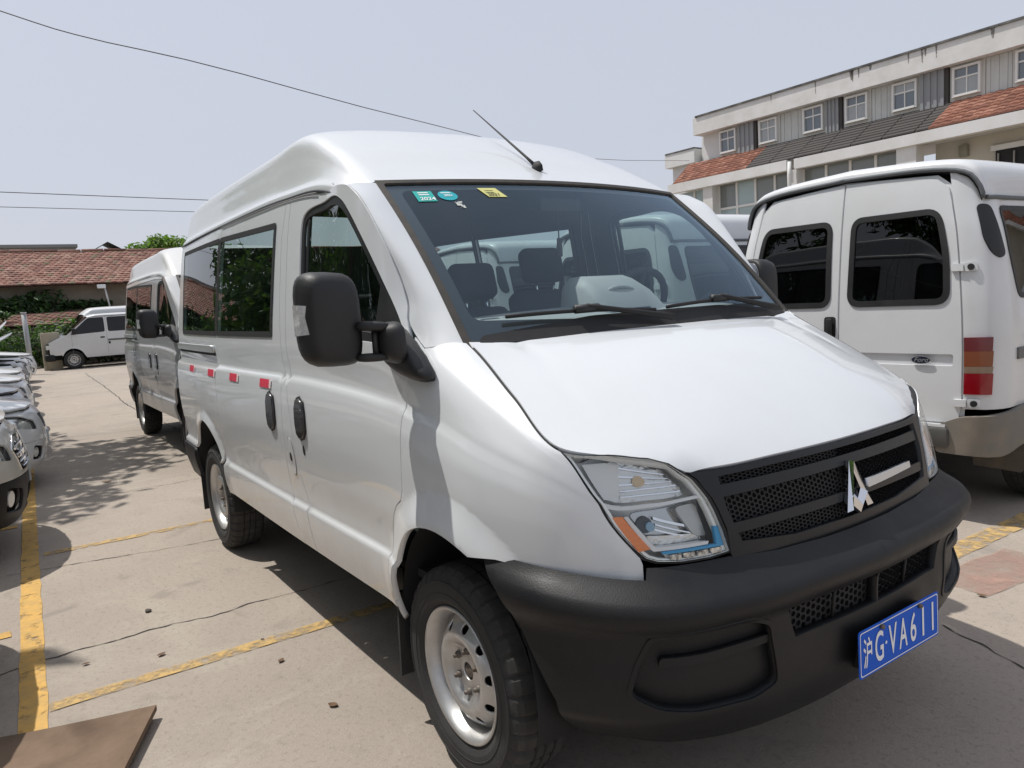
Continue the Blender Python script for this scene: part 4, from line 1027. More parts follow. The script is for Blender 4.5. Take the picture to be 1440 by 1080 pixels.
def make_minibus(root, paint, detail=True):
    DIRT = mat('dirty_bumper', (.17, .16, .14), .75, noise=(4, (.26, .22, .17), .8))
    for sd in (-1, 1):
        mi = sd > 0; K = dict(mirror=mi)
        # side: tail corner to nose
        ar = lambda k, g=0: [(T_ARCH[k][0] + (T_ARCH[k][2] + g) * math.cos(t), T_ARCH[k][1] + T_ARCH[k][3] * math.sin(t)) for t in np.linspace(math.pi, 0, 22)]
        ds_ = .89                                                   # side stations run .89 ahead of X
        low = [(.785, .62), (.785, .705), (1.0, .705), (1.28, .70)] if False else []
        sid = [(1.12, 1.935), (1.0, 2.01), (.94, 2.06), (.86, 2.09), (.782, 2.10), (.782, .70), (1.0, .70), (1.40, .70)] + [(x + ds_, z) for x, z in ar(0) if z > .46 and not (x < .60 and z < .70)] + [(2.26, .40), (3.0, .40), (4.26, .40)] + [(x + ds_, z) for x, z in ar(1) if z > .46] + [(5.09, .55), (5.44, .55), (5.44, 1.02), (5.25, 1.10), (4.86, 1.28), (4.55, 1.55), (4.25, 1.80), (4.08, 1.93)]
        w1 = rounded([(1.22, 1.345), (2.42, 1.345), (2.42, 1.875), (1.10, 1.875), (1.14, 1.6)], .06)
        w2 = rounded([(2.52, 1.345), (3.45, 1.345), (3.45, 1.875), (2.52, 1.875)], .06)
        w3 = rounded([(3.58, 1.345), (4.72, 1.29), (4.60, 1.42), (4.16, 1.82), (4.06, 1.875), (3.58, 1.875)], .05)
        sp = panel('side_panel', TB, sid, paint, root, holes=[offset_poly(w, .02) for w in (w1, w2, w3)], ds=.07, dv=.04, flange=.015, **K)
        for w in (w1, w2, w3):
            panel('side_window', inset(TB, -.004), w, GLASSK, sp, ds=.2, dv=.1, flange=.008, **K)
            ring('window_rubber', inset(TB, -.006), offset_poly(w, -.01), .03, BLACKPL, sp, ds=.1, dv=.06, flange=.008, **K)
        panel('air_vent', inset(TB, -.006), rounded([(.895, 1.90), (1.00, 1.89), (1.07, 1.60), (1.02, 1.575), (.955, 1.60), (.905, 1.70)], .04), BLACKPL, sp, ds=.04, dv=.04, flange=.012, **K)
        panel('side_moulding', inset(TB, -.012), [(1.15, .98), (3.5, .98), (3.5, 1.045), (1.15, 1.045)], mat('moulding_grey', (.13, .13, .125), .6), sp, ds=.2, dv=.03, flange=.014, **K)
        for xs in (3.515, 4.70):
            panel('door_gap', inset(TB, -.001), [(xs, .55), (xs + .008, .55), (xs + .008, 1.28 if xs > 4 else 1.93), (xs, 1.28 if xs > 4 else 1.93)], mat('seam_grey', (.25, .25, .25), .6), sp, ds=.1, dv=.1, flange=0, **K)
        panel('door_handle', inset(TB, -.012), rounded([(3.60, 1.10), (3.75, 1.10), (3.75, 1.15), (3.60, 1.15)], .015, 2), BLACKPL, sp, ds=.05, dv=.03, flange=.014, **K)
        panel('lock_plate', inset(TB, -.008), rounded([(3.42, .86), (3.49, .86), (3.49, .95), (3.42, .95)], .015, 2), DULLBLK, sp, ds=.05, dv=.03, flange=.01, **K)
        # rear door with window, pressed band
        dr = [(.003, .60), (.70, .61), (.765, .64), (.775, .72), (.775, 1.5), (.775, 1.80), (.775, 1.93), (.765, 2.02), (.70, 2.075), (.55, 2.10), (.35, 2.118), (.003, 2.13)]
        wr = rounded([(.075, 1.335), (.70, 1.335), (.71, 1.60), (.685, 1.885), (.09, 1.885)], .075, 6)
        band = rounded([(.02, .955), (.725, .955), (.725, 1.025), (.02, 1.025)], .012, 3)
        d = panel('rear_door', TB, dr, paint, root, holes=[offset_poly(wr, .02), band], gap=.004, ds=.06, dv=.04, flange=.015, **K)
        panel('pressed_band', inset(TB, .014), offset_poly(band, -.004), paint, d, ds=.08, dv=.02, flange=0, **K)
        panel('rear_window', inset(TB, .002), wr, GLASSK, d, ds=.1, dv=.08, flange=0, **K)
        ring('window_rubber', inset(TB, -.008), offset_poly(wr, -.014), .036, BLACKPL, d, ds=.05, dv=.05, flange=.012, **K)
        panel('door_frame', inset(TB, .014), [(.0, .59), (.79, .60), (.80, 2.02), (.70, 2.10), (.0, 2.14)], paint, d, ds=.1, dv=.1, flange=0, holes=[offset_poly(wr, .03)], **K)
        for hz in (.735, 1.535):
            h = panel('hinge', inset(TB, -.018), [(.735, hz - .02), (.80, hz - .02), (.80, hz + .022), (.735, hz + .022)], paint, d, ds=.03, dv=.03, flange=.02, **K)
            hh = panel('hinge_socket', inset(TB, -.012), rounded([(.805, hz - .024), (.865, hz - .024), (.865, hz + .026), (.805, hz + .026)], .01, 2), paint, sp, ds=.03, dv=.03, flange=.012, **K)
            panel('hinge_pin', inset(TB, -.0125 - .006), [(.836 + .016 * math.cos(t), hz + .018 * math.sin(t)) for t in np.linspace(0, 6.28, 12, endpoint=False)], DULLBLK, sp, ds=.03, dv=.03, flange=.006, **K)
        # tail lamp in three colours
        lm = bpy.data.objects.new('tail_lamp', None); link(lm, root)
        for a, b, m in ((1.045, 1.125, mat('lamp_red_dark', (.13, .004, .006), .18, coat=.6)), (.955, 1.044, mat('lamp_amber', (.20, .045, .006), .18, coat=.6)), (.915, .954, mat('lamp_smoke', (.22, .15, .10), .15, coat=.8)), (.79, .914, mat('lamp_red', (.24, .002, .008), .18, coat=.6))):
            panel('lamp_segment', inset(TB, -.014), [(.787, a), (.915, a), (.92, b), (.787, b)], m, lm, ds=.03, dv=.03, flange=.02, **K)
        # bumper corner, wheels, flaps
        panel('bumper_corner', inset(TB, -.03), rounded([(.66, .43), (1.0, .42), (1.38, .47), (1.44, .60), (1.42, .715), (1.1, .685), (.90, .665), (.78, .655), (.66, .60)], .03), DIRT, root, ds=.05, dv=.04, flange=.04, **K)
        make_wheel(root, .95, sd * .82, sd, False); make_wheel(root, 3.80, sd * .82, sd, True)
        mobj('mud_flap', [(.50, sd * .98 * .62, .42), (.50, sd * .93, .43), (.50, sd * .94, .31), (.50, sd * .90, .24), (.50, sd * .62, .25)] + [(.512, sd * .98 * .62, .42), (.512, sd * .93, .43), (.512, sd * .94, .31), (.512, sd * .90, .24), (.512, sd * .62, .25)], [(0, 1, 2, 3, 4), (9, 8, 7, 6, 5), (0, 5, 6, 1), (1, 6, 7, 2), (2, 7, 8, 3), (3, 8, 9, 4)], mat('dirty_flap', (.10, .09, .075), .9, noise=(6, (.19, .16, .12), .8)), root, smooth=False)
        for k in (0, 1):
            cx, cz, a, b = T_ARCH[k]
            pr = [(cx + (a + .01) * math.cos(t), cz + (b + .01) * math.sin(t)) for t in np.linspace(-.2, math.pi + .2, 20)]; n = len(pr)
            V = [(x, sd * .93, z) for x, z in pr] + [(x, sd * .55, z) for x, z in pr] + [(cx, sd * .55, cz - .2)]
            mobj('wheel_liner', V, [(i, i + 1, n + i + 1, n + i) for i in range(n - 1)] + [(n + i, n + i + 1, 2 * n) for i in range(n - 1)], DULLBLK, root)
        panel('roof', _trt, [(0, 0), (3.6, 0), (3.6, 7), (0, 7)], paint, root, ds=.12, dv=.16, flange=0, **K)
        P = _trt(np.linspace(.1, 3.3, 30), np.full(30, .0))
        tube('gutter', [(p[0], sd * (-p[1] + .012), p[2]) for p in P], .014, paint, root, n=6)
        P = _trt(np.zeros(16), np.linspace(0, 7, 16))
        tube('roof_lip', [(p[0] - .012, sd * -p[1], p[2] - .004) for p in P], .014, paint, root, n=6)
        tube('door_top_gap', [(p[0] + .004, sd * -p[1] * .98, p[2] - .016) for p in P], .007, DULLBLK, root, n=6)
        # nose lamps and mirror
        box('headlamp', (4.50, sd * .80 - .13, .78), (4.66, sd * .80 + .05, .93), mat('lamp_pale', (.62, .64, .63), .15, coat=.8), root, bevel=.02)
        mr = box('door_mirror', (3.66, sd * 1.02 - .09, 1.32), (3.78, sd * 1.02 + .09, 1.52), BLACKPL, root, bevel=.03)
        box('mirror_arm', (3.69, min(sd * .90, sd * .96), 1.35), (3.75, max(sd * .90, sd * .96), 1.40), BLACKPL, mr)
    h = panel('door_latch', inset(TB, -.004), rounded([(.02, 1.12), (.105, 1.12), (.105, 1.26), (.02, 1.26)], .02, 3), DULLBLK, root, ds=.04, dv=.04, flange=.006, mirror=True)
    box('latch_lever', (-.052, .035, 1.13), (-.03, .075, 1.25), BLACKPL, root, bevel=.008) if True else None
    box('bumper_bar', (-.06, -.72, .46), (.05, .72, .585), mat('bumper_bar_grey', (.07, .07, .065), .6, noise=(4, (.15, .13, .11), .7)), root, bevel=.02)
    box('bumper_step', (-.045, -.70, .586), (.05, .70, .603), paint, root)
    Vt, Ft = tube_mesh([(.10, -.50, .40), (-.02, -.50, .395)], .035, 12, caps=False)
    mobj('exhaust', Vt, Ft, mat('exhaust_rust', (.12, .08, .05), .8, noise=(20, (.05, .04, .03), .9)), root)
    # badge on the right rear door
    bd = bpy.data.objects.new('badge', None); link(bd, root)
    Pb = TB(np.array([.55]), np.array([.99]))[0]
    T = frame_mtx((Pb[0] - .006, Pb[1], .99), Vector((.02, -1, 0)).normalized(), (0, 0, 1), Vector((-1, -.02, 0)).normalized())
    el = lambda a, b, z, n=28: [T @ Vector((a * math.cos(t), b * math.sin(t), z)) for t in np.linspace(0, 2 * math.pi, n, endpoint=False)]
    for a, b, z, m in ((.060, .026, .010, CHROME), (.055, .0215, .0115, mat('badge_blue', (.008, .012, .03), .25))):
        o = el(a, b, z) + el(a, b, 0); n = 28
        mobj('badge_oval', o, [tuple(range(n))] + [(i, n + i, n + (i + 1) % n, (i + 1) % n) for i in range(n)], m, bd, smooth=False)
    text_mesh('badge_text', 'Ford', CHROME, bd, size=.038, sx=1.15, shear=.35, mtx=T @ Matrix.Translation((0, 0, .0125)))
    # front: windscreen, bonnet, grille, bumper
    def strip(name, secs, m):
        V, F = [], []
        for x, y, z in secs:
            for k in (-1, -.8, -.4, 0, .4, .8, 1): V.append((x + .08 * (1 - k * k), y * k, z))
        for i in range(len(secs) - 1):
            for k in range(6): F.append((i * 7 + k, i * 7 + k + 1, (i + 1) * 7 + k + 1, (i + 1) * 7 + k))
        return mobj(name, V, F, m, root)
    strip('windscreen', [(3.22, .775, 1.945), (3.55, .82, 1.65), (3.96, .87, 1.29)], GLASSK)
    strip('bonnet', [(3.96, .88, 1.28), (4.3, .87, 1.12), (4.55, .80, 1.0)], paint)
    strip('grille', [(4.54, .82, 1.0), (4.60, .82, .90), (4.60, .82, .62)], BLACKPL)
    box('front_bumper', (4.38, -.88, .34), (4.72, .88, .60), BUMPPL, root, bevel=.05, segs=3)
    box('underbody', (.1, -.52, .36), (4.4, .52, .60), DULLBLK, root)
    box('cabin_floor', (.1, -.88, .55), (4.0, .88, .58), DARKINT, root)
    box('seat_row', (.95, -.8, .6), (1.1, .8, 1.30), SEATCLOTH, root, bevel=.05)
    return root
# ---------------------------------------------------------------- passenger cars, nose centre at X = 0, body towards -X
C_ROWS = [.20, .27, .36, .46, .56, .64, .70, .75, .79]
C_OFF = [-.06, -.01, .015, .02, .012, -.005, -.03, -.075, -.14]
def _ct():
    sk = [-4.3, -3.2, -2.0, -1.1, -.62, -.34, -.12, .10, .30, .50, .80]
    pl = np.array([(-4.3, -.78), (-3.2, -.87), (-2.0, -.885), (-1.1, -.885), (-.62, -.87), (-.36, -.81), (-.19, -.70), (-.085, -.55), (-.03, -.36), (-.005, -.18), (0, 0)])
    nn = np.array([(-.1, -.99), (0, -1), (0, -1), (0, -1), (.12, -.99), (.42, -.91), (.70, -.71), (.88, -.47), (.97, -.22), (.995, -.1), (1, 0)])
    P = []
    for z, o in zip(C_ROWS, C_OFF):
        sc = np.array([.5, .45, .4, .4, .5, .7, .9, 1, 1, 1, 1])
        P.append([(*(p + n * o * k), z) for p, n, k in zip(pl, nn, sc)])
    t = Table(sk, C_ROWS, P); t.nose = True
    return t
CB = _ct()
def car_hood(x, y):
    x = np.asarray(x, float); y = np.asarray(y, float)
    t = (-x / 1.15).clip(0, 1.2)
    z = .765 + .185 * t ** .62 - .075 * (np.abs(y) / .85) ** 2.6 + .012 * np.exp(-((np.abs(y) - .45) / .06) ** 2) * t
    return np.stack([x, y, z], 1)
def make_car(root, paint, lower=None, open_hood=0., style=0, up=1.):
    lower = lower or paint
    up_m = Matrix.Diagonal((1, 1, up, 1))
    for sd in (-1, 1):
        mi = sd > 0; K = dict(mirror=mi)
        arc = lambda cx: [(cx + .355 * math.cos(t), .33 + .355 * math.sin(t)) for t in np.linspace(math.pi, 0, 20)]
        cut1 = [p for p in arc(-3.42) if p[1] > .38]; cut2 = [p for p in arc(-.88) if p[1] > .38]
        gril = [(.22, .50), (.80, .50), (.80, .715), (.30, .715), (.14, .64)] if style == 0 else [(.34, .56), (.80, .54), (.80, .70), (.30, .70)]
        lampo = rounded([(-.42, .655), (-.10, .60), (.12, .575), (.10, .66), (-.10, .725), (-.46, .765)], .02, 2)
        fogo = rounded([(-.05, .30), (.18, .28), (.20, .40), (-.02, .44)], .03, 3)
        intake = [(.30, .26), (.80, .25), (.80, .40), (.34, .40)]
        split = .50
        upper = [(-4.29, .78), (-4.29, .5)] + [(-3.8, .5)] + [p for p in cut1 if p[1] > .5] + [(-3.0, .5), (-1.28, .5)] + [p for p in cut2 if p[1] > .5] + [(-.5, .5), (-.1, .475), (.22, .475), (.80, .475), (.80, .765), (.5, .765), (.1, .762), (-.3, .775), (-1.1, .785), (-3.2, .79)]
        lowp = [(-4.29, .5), (-4.29, .24), (-3.8, .24)] + [p for p in cut1 if p[1] <= .5 and p[0] < -3.42] + [(-3.8, .5)]
        b = panel('body_side', CB, upper, paint, root, holes=[gril[:1] + [(.797, gril[1][1]), (.797, gril[2][1])] + gril[3:], lampo], ds=.08, dv=.04, flange=.012, **K)
        panel('sill', CB, [(-3.06, .5), (-3.04, .22), (-1.26, .22), (-1.24, .5)], paint, root, ds=.15, dv=.06, flange=.01, **K)
        panel('rear_bumper', CB, [(-4.29, .5), (-4.29, .24), (-3.80, .24), (-3.79, .5)], lower, root, ds=.1, dv=.06, flange=.01, **K)
        bump = [(-.53, .5), (-.52, .24), (-.2, .215), (.3, .205), (.80, .205), (.80, .473), (.22, .473), (-.1, .473)]
        bp = panel('front_bumper', CB, bump, lower, root, holes=[fogo, [(.30, .26), (.797, .25), (.797, .40), (.34, .40)]], ds=.06, dv=.03, gap=.002, flange=.02, **K)
        panel('bumper_intake', inset(CB, .05), [(-.15, .22), (.80, .22), (.80, .74), (-.2, .74)], DULLBLK, bp, ds=.1, dv=.08, flange=0, **K)
        panel('fog_lamp', inset(CB, .03), [(.08 + .05 * math.cos(t), .355 + .05 * math.sin(t)) for t in np.linspace(0, 6.28, 16, endpoint=False)], mat('lamp_pale', (.62, .64, .63), .15, coat=.8), bp, ds=.03, dv=.03, flange=.02, **K)
        for k in range(4):
            z = gril[0][1] + .022 + k * ((gril[2][1] - gril[0][1]) - .02) / 4
            panel('grille_slat', inset(CB, .006), [(.26 if style == 0 else .37, z), (.80, z), (.80, z + .022), (.24 if style == 0 else .36, z + .022)], CHROME if style == 0 else BLACKPL, bp, ds=.06, dv=.02, flange=.03, **K)
        if style == 0: ring('grille_surround', inset(CB, -.006), gril[:1] + [(.82, gril[1][1]), (.82, gril[2][1])] + gril[3:], .018, CHROME, bp, ds=.05, dv=.03, flange=.01, **K)
        lp = panel('headlamp_shell', inset(CB, .03), offset_poly(lampo, -.004), REFLECT, root, ds=.06, dv=.03, flange=0, **K)
        panel('headlamp', inset(CB, -.002), lampo, LENS, lp, ds=.05, dv=.03, flange=.01, **K)
        make_wheel(root, -.88, sd * .76, sd, True, cz=.33); make_wheel(root, -3.42, sd * .76, sd, False, cz=.33)
        mr = box('door_mirror', (-1.72, sd * .98 - .10, .93), (-1.60, sd * .98 + .10, 1.06), paint, root, bevel=.035)
    hp = [(x, y) for x, y in ((-.08, 0), (-.09, -.3), (-.15, -.55), (-.27, -.70), (-.48, -.785), (-1.0, -.80), (-1.18, -.76), (-1.22, 0))]
    hp = hp + [(x, -y) for x, y in hp[::-1][1:-1]]
    hd = panel('bonnet', car_hood, hp, paint, root, ds=.08, dv=.08, flange=.02)
    if open_hood: hd.data.transform(Matrix.Translation((-1.2, 0, .95)) @ Matrix.Rotation(rad(open_hood), 4, 'Y') @ Matrix.Translation((1.2, 0, -.95)))
    # wing tops beside the bonnet, cabin
    for sd in (-1, 1):
        P = CB(np.linspace(-1.3, .0, 16), np.full(16, .762)); Q = np.array([(p[0] * .98 - .03, max(min(p[1] + .10, -.05), -.74), car_hood([p[0]], [p[1] + .1])[0][2] - .004) for p in P])
        V = np.concatenate([P, Q]) * [1, -sd, 1]; n = 16
        o = mobj('wing_top', V, [(i, i + 1, n + i + 1, n + i) if sd < 0 else (n + i, n + i + 1, i + 1, i) for i in range(n - 1)], paint, root)
    box('engine_block', (-1.1, -.62, .45), (-.25, .62, .72), DULLBLK, root, bevel=.05)
    def cs(x, w0, z0, w1, z1): return [(x, -w0, z0), (x, -(w0 * .6 + w1 * .4), z0 * .55 + z1 * .45), (x, -w1, z1 - .05), (x, -w1 * .8, z1), (x, 0, z1 + .02), (x, w1 * .8, z1), (x, w1, z1 - .05), (x, w0 * .6 + w1 * .4, z0 * .55 + z1 * .45), (x, w0, z0)]
    loft('cabin_glass', [cs(-1.18, .76, .92, .70, .95), cs(-1.55, .82, .90, .66, 1.19), cs(-2.0, .85, .89, .62, 1.38), cs(-2.8, .85, .89, .62, 1.41), cs(-3.4, .83, .90, .60, 1.30), cs(-3.95, .76, .92, .64, .98)], GLASSK, root, closed=False)
    def rs(x, w, z): return [(x, -w, z - .05), (x, -w * .8, z), (x, 0, z + .025), (x, w * .8, z), (x, w, z - .05)]
    loft('roof', [rs(-1.95, .64, 1.385), rs(-2.3, .64, 1.42), rs(-2.8, .635, 1.425), rs(-3.35, .62, 1.33)], paint, root, closed=False)
    for sd in (-1, 1):
        for pts in (((-1.15, .78, .90), (-1.60, .70, 1.20), (-1.98, .645, 1.35)), ((-2.55, .855, .88), (-2.6, .64, 1.37)), ((-3.9, .76, .95), (-3.55, .66, 1.22), (-3.3, .63, 1.30))):
            tube('window_pillar', [(x, sd * y, z) for x, y, z in pts], .035, paint, root, n=6)
    loft('boot', [[(-3.9, -.74, .95), (-3.9, 0, 1.0), (-3.9, .74, .95)], [(-4.28, -.70, .88), (-4.28, 0, .93), (-4.28, .70, .88)], [(-4.36, -.68, .5), (-4.36, 0, .5), (-4.36, .68, .5)]], paint, root, closed=False)
    pl = box('number_plate', (.008, -.22, .40), (.022, .22, .52), mat('plate_pale', (.42, .47, .50), .5), root)
    box('underbody', (-4.1, -.55, .22), (-.35, .55, .45), DULLBLK, root)
    if up != 1:
        for o in root.children:
            if o.name.startswith('wheel'): continue
            if o.type == 'MESH': o.data.transform(up_m)
            for c in o.children:
                if c.type == 'MESH': c.data.transform(up_m)
    return root
# ---------------------------------------------------------------- ground
def ground_material():
    m = bpy.data.materials.new('concrete'); m.use_nodes = True
    n, l = m.node_tree.nodes, m.node_tree.links; b = n['Principled BSDF']
    tc = n.new('ShaderNodeTexCoord')
    def noise(sc, det=6, rough=.6, dist=0):
        t = n.new('ShaderNodeTexNoise'); t.inputs['Scale'].default_value = sc; t.inputs['Detail'].default_value = det
        t.inputs['Roughness'].default_value = rough; t.inputs['Distortion'].default_value = dist
        l.new(tc.outputs['Object'], t.inputs['Vector']); return t.outputs['Fac']
    def ramp(src, a, bb):
        r = n.new('ShaderNodeMapRange'); r.inputs[1].default_value = a; r.inputs[2].default_value = bb
        r.interpolation_type = 'SMOOTHSTEP'; l.new(src, r.inputs[0]); return r.outputs[0]
    def mix(fac, c1, c2, k=1.):
        mu = n.new('ShaderNodeMath'); mu.operation = 'MULTIPLY'; mu.inputs[1].default_value = k; l.new(fac, mu.inputs[0])
        x = n.new('ShaderNodeMixRGB'); l.new(mu.outputs[0], x.inputs[0])
        if isinstance(c1, tuple): x.inputs[1].default_value = (*c1, 1)
        else: l.new(c1, x.inputs[1])
        x.inputs[2].default_value = (*c2, 1); return x.outputs[0]
    c = mix(ramp(noise(.35, 5), .35, .68), (.385, .328, .275), (.32, .278, .238))
    c = mix(ramp(noise(1.6, 8, .7, 1.2), .48, .72), c, (.43, .385, .32), .55)
    c = mix(ramp(noise(5.5, 8, .7, .6), .55, .75), c, (.20, .18, .155), .45)
    c = mix(ramp(noise(38, 4, .8), .50, .70), c, (.21, .185, .155), .6)
    c = mix(ramp(noise(140, 2, .8), .56, .70), c, (.45, .41, .35), .6)
    c = mix(ramp(noise(210, 2, .9), .60, .70), c, (.16, .14, .12), .6)
    c = mix(ramp(noise(.9, 3, .5, 2.5), .62, .74), c, (.17, .155, .14), .35)
    l.new(c, b.inputs['Base Color']); b.inputs['Roughness'].default_value = .88; b.inputs['Specular IOR Level'].default_value = .25
    h = n.new('ShaderNodeMath'); h.operation = 'ADD'; l.new(noise(90, 5, .7), h.inputs[0]); l.new(noise(9, 6, .7), h.inputs[1])
    bp = n.new('ShaderNodeBump'); bp.inputs['Strength'].default_value = .35; bp.inputs['Distance'].default_value = .012
    l.new(h.outputs[0], bp.inputs['Height']); l.new(bp.outputs[0], b.inputs['Normal'])
    return m
ground = mobj('ground', [(-400, -400, 0), (400, -400, 0), (400, 400, 0), (-400, 400, 0)], [(0, 1, 2, 3)], ground_material(), None, smooth=False)
tag(ground, kind='structure')
rnd = random.Random(7)
CRACK = mat('crack_dark', (.055, .048, .042), .95)
def crack(pts, w=.010, jit=.02, step=.035):
    """open crack in the slab: a jagged dark ribbon"""
    P = []
    for a, b in zip(pts[:-1], pts[1:]):
        a, b = Vector((*a, 0)), Vector((*b, 0)); k = max(2, int((b - a).length / step))
        for i in range(k): P.append(a.lerp(b, i / k))
    P.append(Vector((*pts[-1], 0)))
    off = 0; V = []; F = []
    for i, p in enumerate(P):
        t = (P[min(i + 1, len(P) - 1)] - P[max(i - 1, 0)]).normalized(); nrm = Vector((-t.y, t.x, 0))
        off = off * .82 + rnd.uniform(-jit, jit) * .6
        ww = w * rnd.uniform(.12, .85)
        q = p + nrm * off
        V += [(q.x + nrm.x * ww / 2, q.y + nrm.y * ww / 2, .0026), (q.x - nrm.x * ww / 2, q.y - nrm.y * ww / 2, .0026)]
    for i in range(len(P) - 1): F.append((2 * i, 2 * i + 1, 2 * i + 3, 2 * i + 2))
    o = mobj('crack', V, F, CRACK, ground, smooth=False)
    for f in o.data.polygons:
        if f.normal.z < 0: o.data.flip_normals(); break
for pts, w in ((((-1.90, -3.2), (-1.95, -2.18), (-2.02, -1.6), (-1.96, -1.2), (-2.0, -.83), (-1.95, 0), (-2.0, 1.6)), .016),
               (((-3.60, -3), (-3.53, -1.95), (-3.42, -1.4), (-3.32, -.96), (-3.3, .5)), .012),
               (((-5.6, -2.6), (-5.5, -1.2), (-5.45, .4)), .010), (((-7.9, -2.4), (-7.85, 0), (-7.9, 1.0)), .010), (((-11.4, -1.5), (-11.3, 1.5)), .014),
               (((-25.06, .19), (-18, .02), (-13.3, -.16), (-9.2, -.1)), .03), (((-17, -1.5), (-16.9, 3)), .03), (((-22.5, -1.5), (-22.4, 4)), .03),
               (((.45, 1.2), (.8, 1.05), (1.4, .9), (2.2, .4)), .014)):
    crack(pts, w)
YELLOW = mat('road_yellow', (.62, .37, .10), .85, noise=(14, (.46, .31, .13), .9), alpha_noise=(10, .54, .14))
WORN = mat('road_yellow_worn', (.53, .35, .13), .85, noise=(18, (.42, .32, .19), .9), alpha_noise=(9, .43, .20))
REDP = mat('road_red_worn', (.38, .24, .19), .88, alpha_noise=(3.5, .30, .34))
def stripe(name, a, b, w, m, label):
    a, b = Vector((*a, 0)), Vector((*b, 0)); t = (b - a).normalized(); nn = Vector((-t.y, t.x, 0)) * w / 2
    k = max(2, int((b - a).length / .12)); V = []
    for i in range(k + 1):
        p = a.lerp(b, i / k); e1, e2 = rnd.uniform(-.004, .004), rnd.uniform(-.004, .004)
        V += [(p.x + nn.x * (1 + e1 * 20), p.y + nn.y * (1 + e1 * 20), .0044), (p.x - nn.x * (1 + e2 * 20), p.y - nn.y * (1 + e2 * 20), .0044)]
    o = mobj(name, V, [(2 * i, 2 * i + 1, 2 * i + 3, 2 * i + 2) for i in range(k)], m, ground, smooth=False)
    if o.data.polygons[0].normal.z < 0: o.data.flip_normals()
    return o
stripe('road_marking', (.8, -2.14), (-12, -1.76), .10, YELLOW, '')
stripe('road_marking', (-1.46, -2.02), (-1.44, 1.0), .085, WORN, '')
stripe('road_marking', (-3.87, -1.92), (-3.82, 1.0), .085, WORN, '')
stripe('road_marking', (-2.46, -4.6), (-2.45, -2.13), .09, YELLOW, '')
stripe('road_marking', (-4.9, -4.6), (-4.88, -2.05), .09, YELLOW, '')
stripe('road_marking', (.06, 1.95), (.12, 5.5), .13, WORN, '')
stripe('road_marking', (-2.3, 1.95), (-2.25, 5.5), .10, WORN, '')
stripe('faded_patch', (.30, 1.65), (.36, 2.35), .30, REDP, '')
# loose bits on the ground
STONE = mat('stone', (.10, .085, .07), .9); LEAFD = mat('dry_leaf', (.13, .075, .04), .8)
for i, (x, y, s, kind, lab) in enumerate(((-2.26, -1.53, .018, 0, 'small dark stone lying on bare concrete between crack and parking line'),
        (-1.65, -1.57, .020, 1, 'dry brown leaf by the worn yellow line nearest the board'), (-1.79, -1.86, .016, 1, 'curled dry leaf beside the broad yellow line'),
        (-1.21, -1.16, .018, 1, 'dry leaf on concrete halfway to the front wheel of the white van'), (-1.49, -1.16, .009, 0, 'tiny pebble on the worn yellow line'),
        (.42, 1.62, .02, 1, 'dry leaf on concrete ahead of the minibus with tail lamps'),
        (-.70, -1.12, .022, 1, 'brown leaf tucked against the front tyre of the white van'), (-6.1, -1.30, .045, 1, 'pale scrap of litter in the tree shadow'))):
    if kind == 0:
        bm = bmesh.new(); bmesh.ops.create_icosphere(bm, subdivisions=2, radius=s)
        for v in bm.verts: v.co *= rnd.uniform(.75, 1.1); v.co.z *= .6
        bmesh.ops.translate(bm, vec=(x, y, s * .4), verts=list(bm.verts)); o = bobj('pebble', bm, STONE, None, smooth=True)
        tag(o, lab, 'stone', 'loose bits on the concrete')
    else:
        a = rnd.uniform(0, 6.3); V = []
        for u, hw in ((-1, 0), (-.5, .35), (.1, .45), (.6, .3), (1, 0)):
            for k in (-1, 0, 1):
                px, py = u * s, k * hw * s * 1.5; pz = .006 + abs(k) * .12 * s + .10 * s * u * u
                V.append((x + px * math.cos(a) - py * math.sin(a), y + px * math.sin(a) + py * math.cos(a), pz))
        o = mobj('fallen_leaf', V, [(i * 3 + k, (i + 1) * 3 + k, (i + 1) * 3 + k + 1, i * 3 + k + 1) for i in range(4) for k in range(2)], LEAFD, None)
        tag(o, lab, 'leaf', 'loose bits on the concrete')
# plywood board lying on the ground
BOARD = mat('plywood', (.19, .125, .08), .8, noise=(3, (.12, .08, .055), .8), bump=(40, .3))
ea = Vector((-.19, -.5, 0)).normalized(); eb = Vector((.30, -.13, 0)).normalized(); c0 = Vector((-1.08, -1.68, 0))
V = []; nx_, ny_ = 10, 8
for lay in (.052, .030):
    for i in range(nx_ + 1):
        for j in range(ny_ + 1):
            p = c0 + ea * (1.1 * i / nx_) + eb * (.75 * j / ny_)
            V.append((p.x, p.y, lay - .022 * math.sin(math.pi * i / nx_) - .012 * j / ny_))
N1 = (nx_ + 1) * (ny_ + 1); idx = lambda i, j: i * (ny_ + 1) + j
F = [(idx(i, j), idx(i + 1, j), idx(i + 1, j + 1), idx(i, j + 1)) for i in range(nx_) for j in range(ny_)]
F += [(N1 + idx(i, j), N1 + idx(i, j + 1), N1 + idx(i + 1, j + 1), N1 + idx(i + 1, j)) for i in range(nx_) for j in range(ny_)]
for j in range(ny_): F += [(idx(0, j), idx(0, j + 1), N1 + idx(0, j + 1), N1 + idx(0, j)), (idx(nx_, j + 1), idx(nx_, j), N1 + idx(nx_, j), N1 + idx(nx_, j + 1))]
for i in range(nx_): F += [(idx(i + 1, 0), idx(i, 0), N1 + idx(i, 0), N1 + idx(i + 1, 0)), (idx(i, ny_), idx(i + 1, ny_), N1 + idx(i + 1, ny_), N1 + idx(i, ny_))]
bo_ = mobj('plywood_board', V, F, BOARD, None, smooth=False)
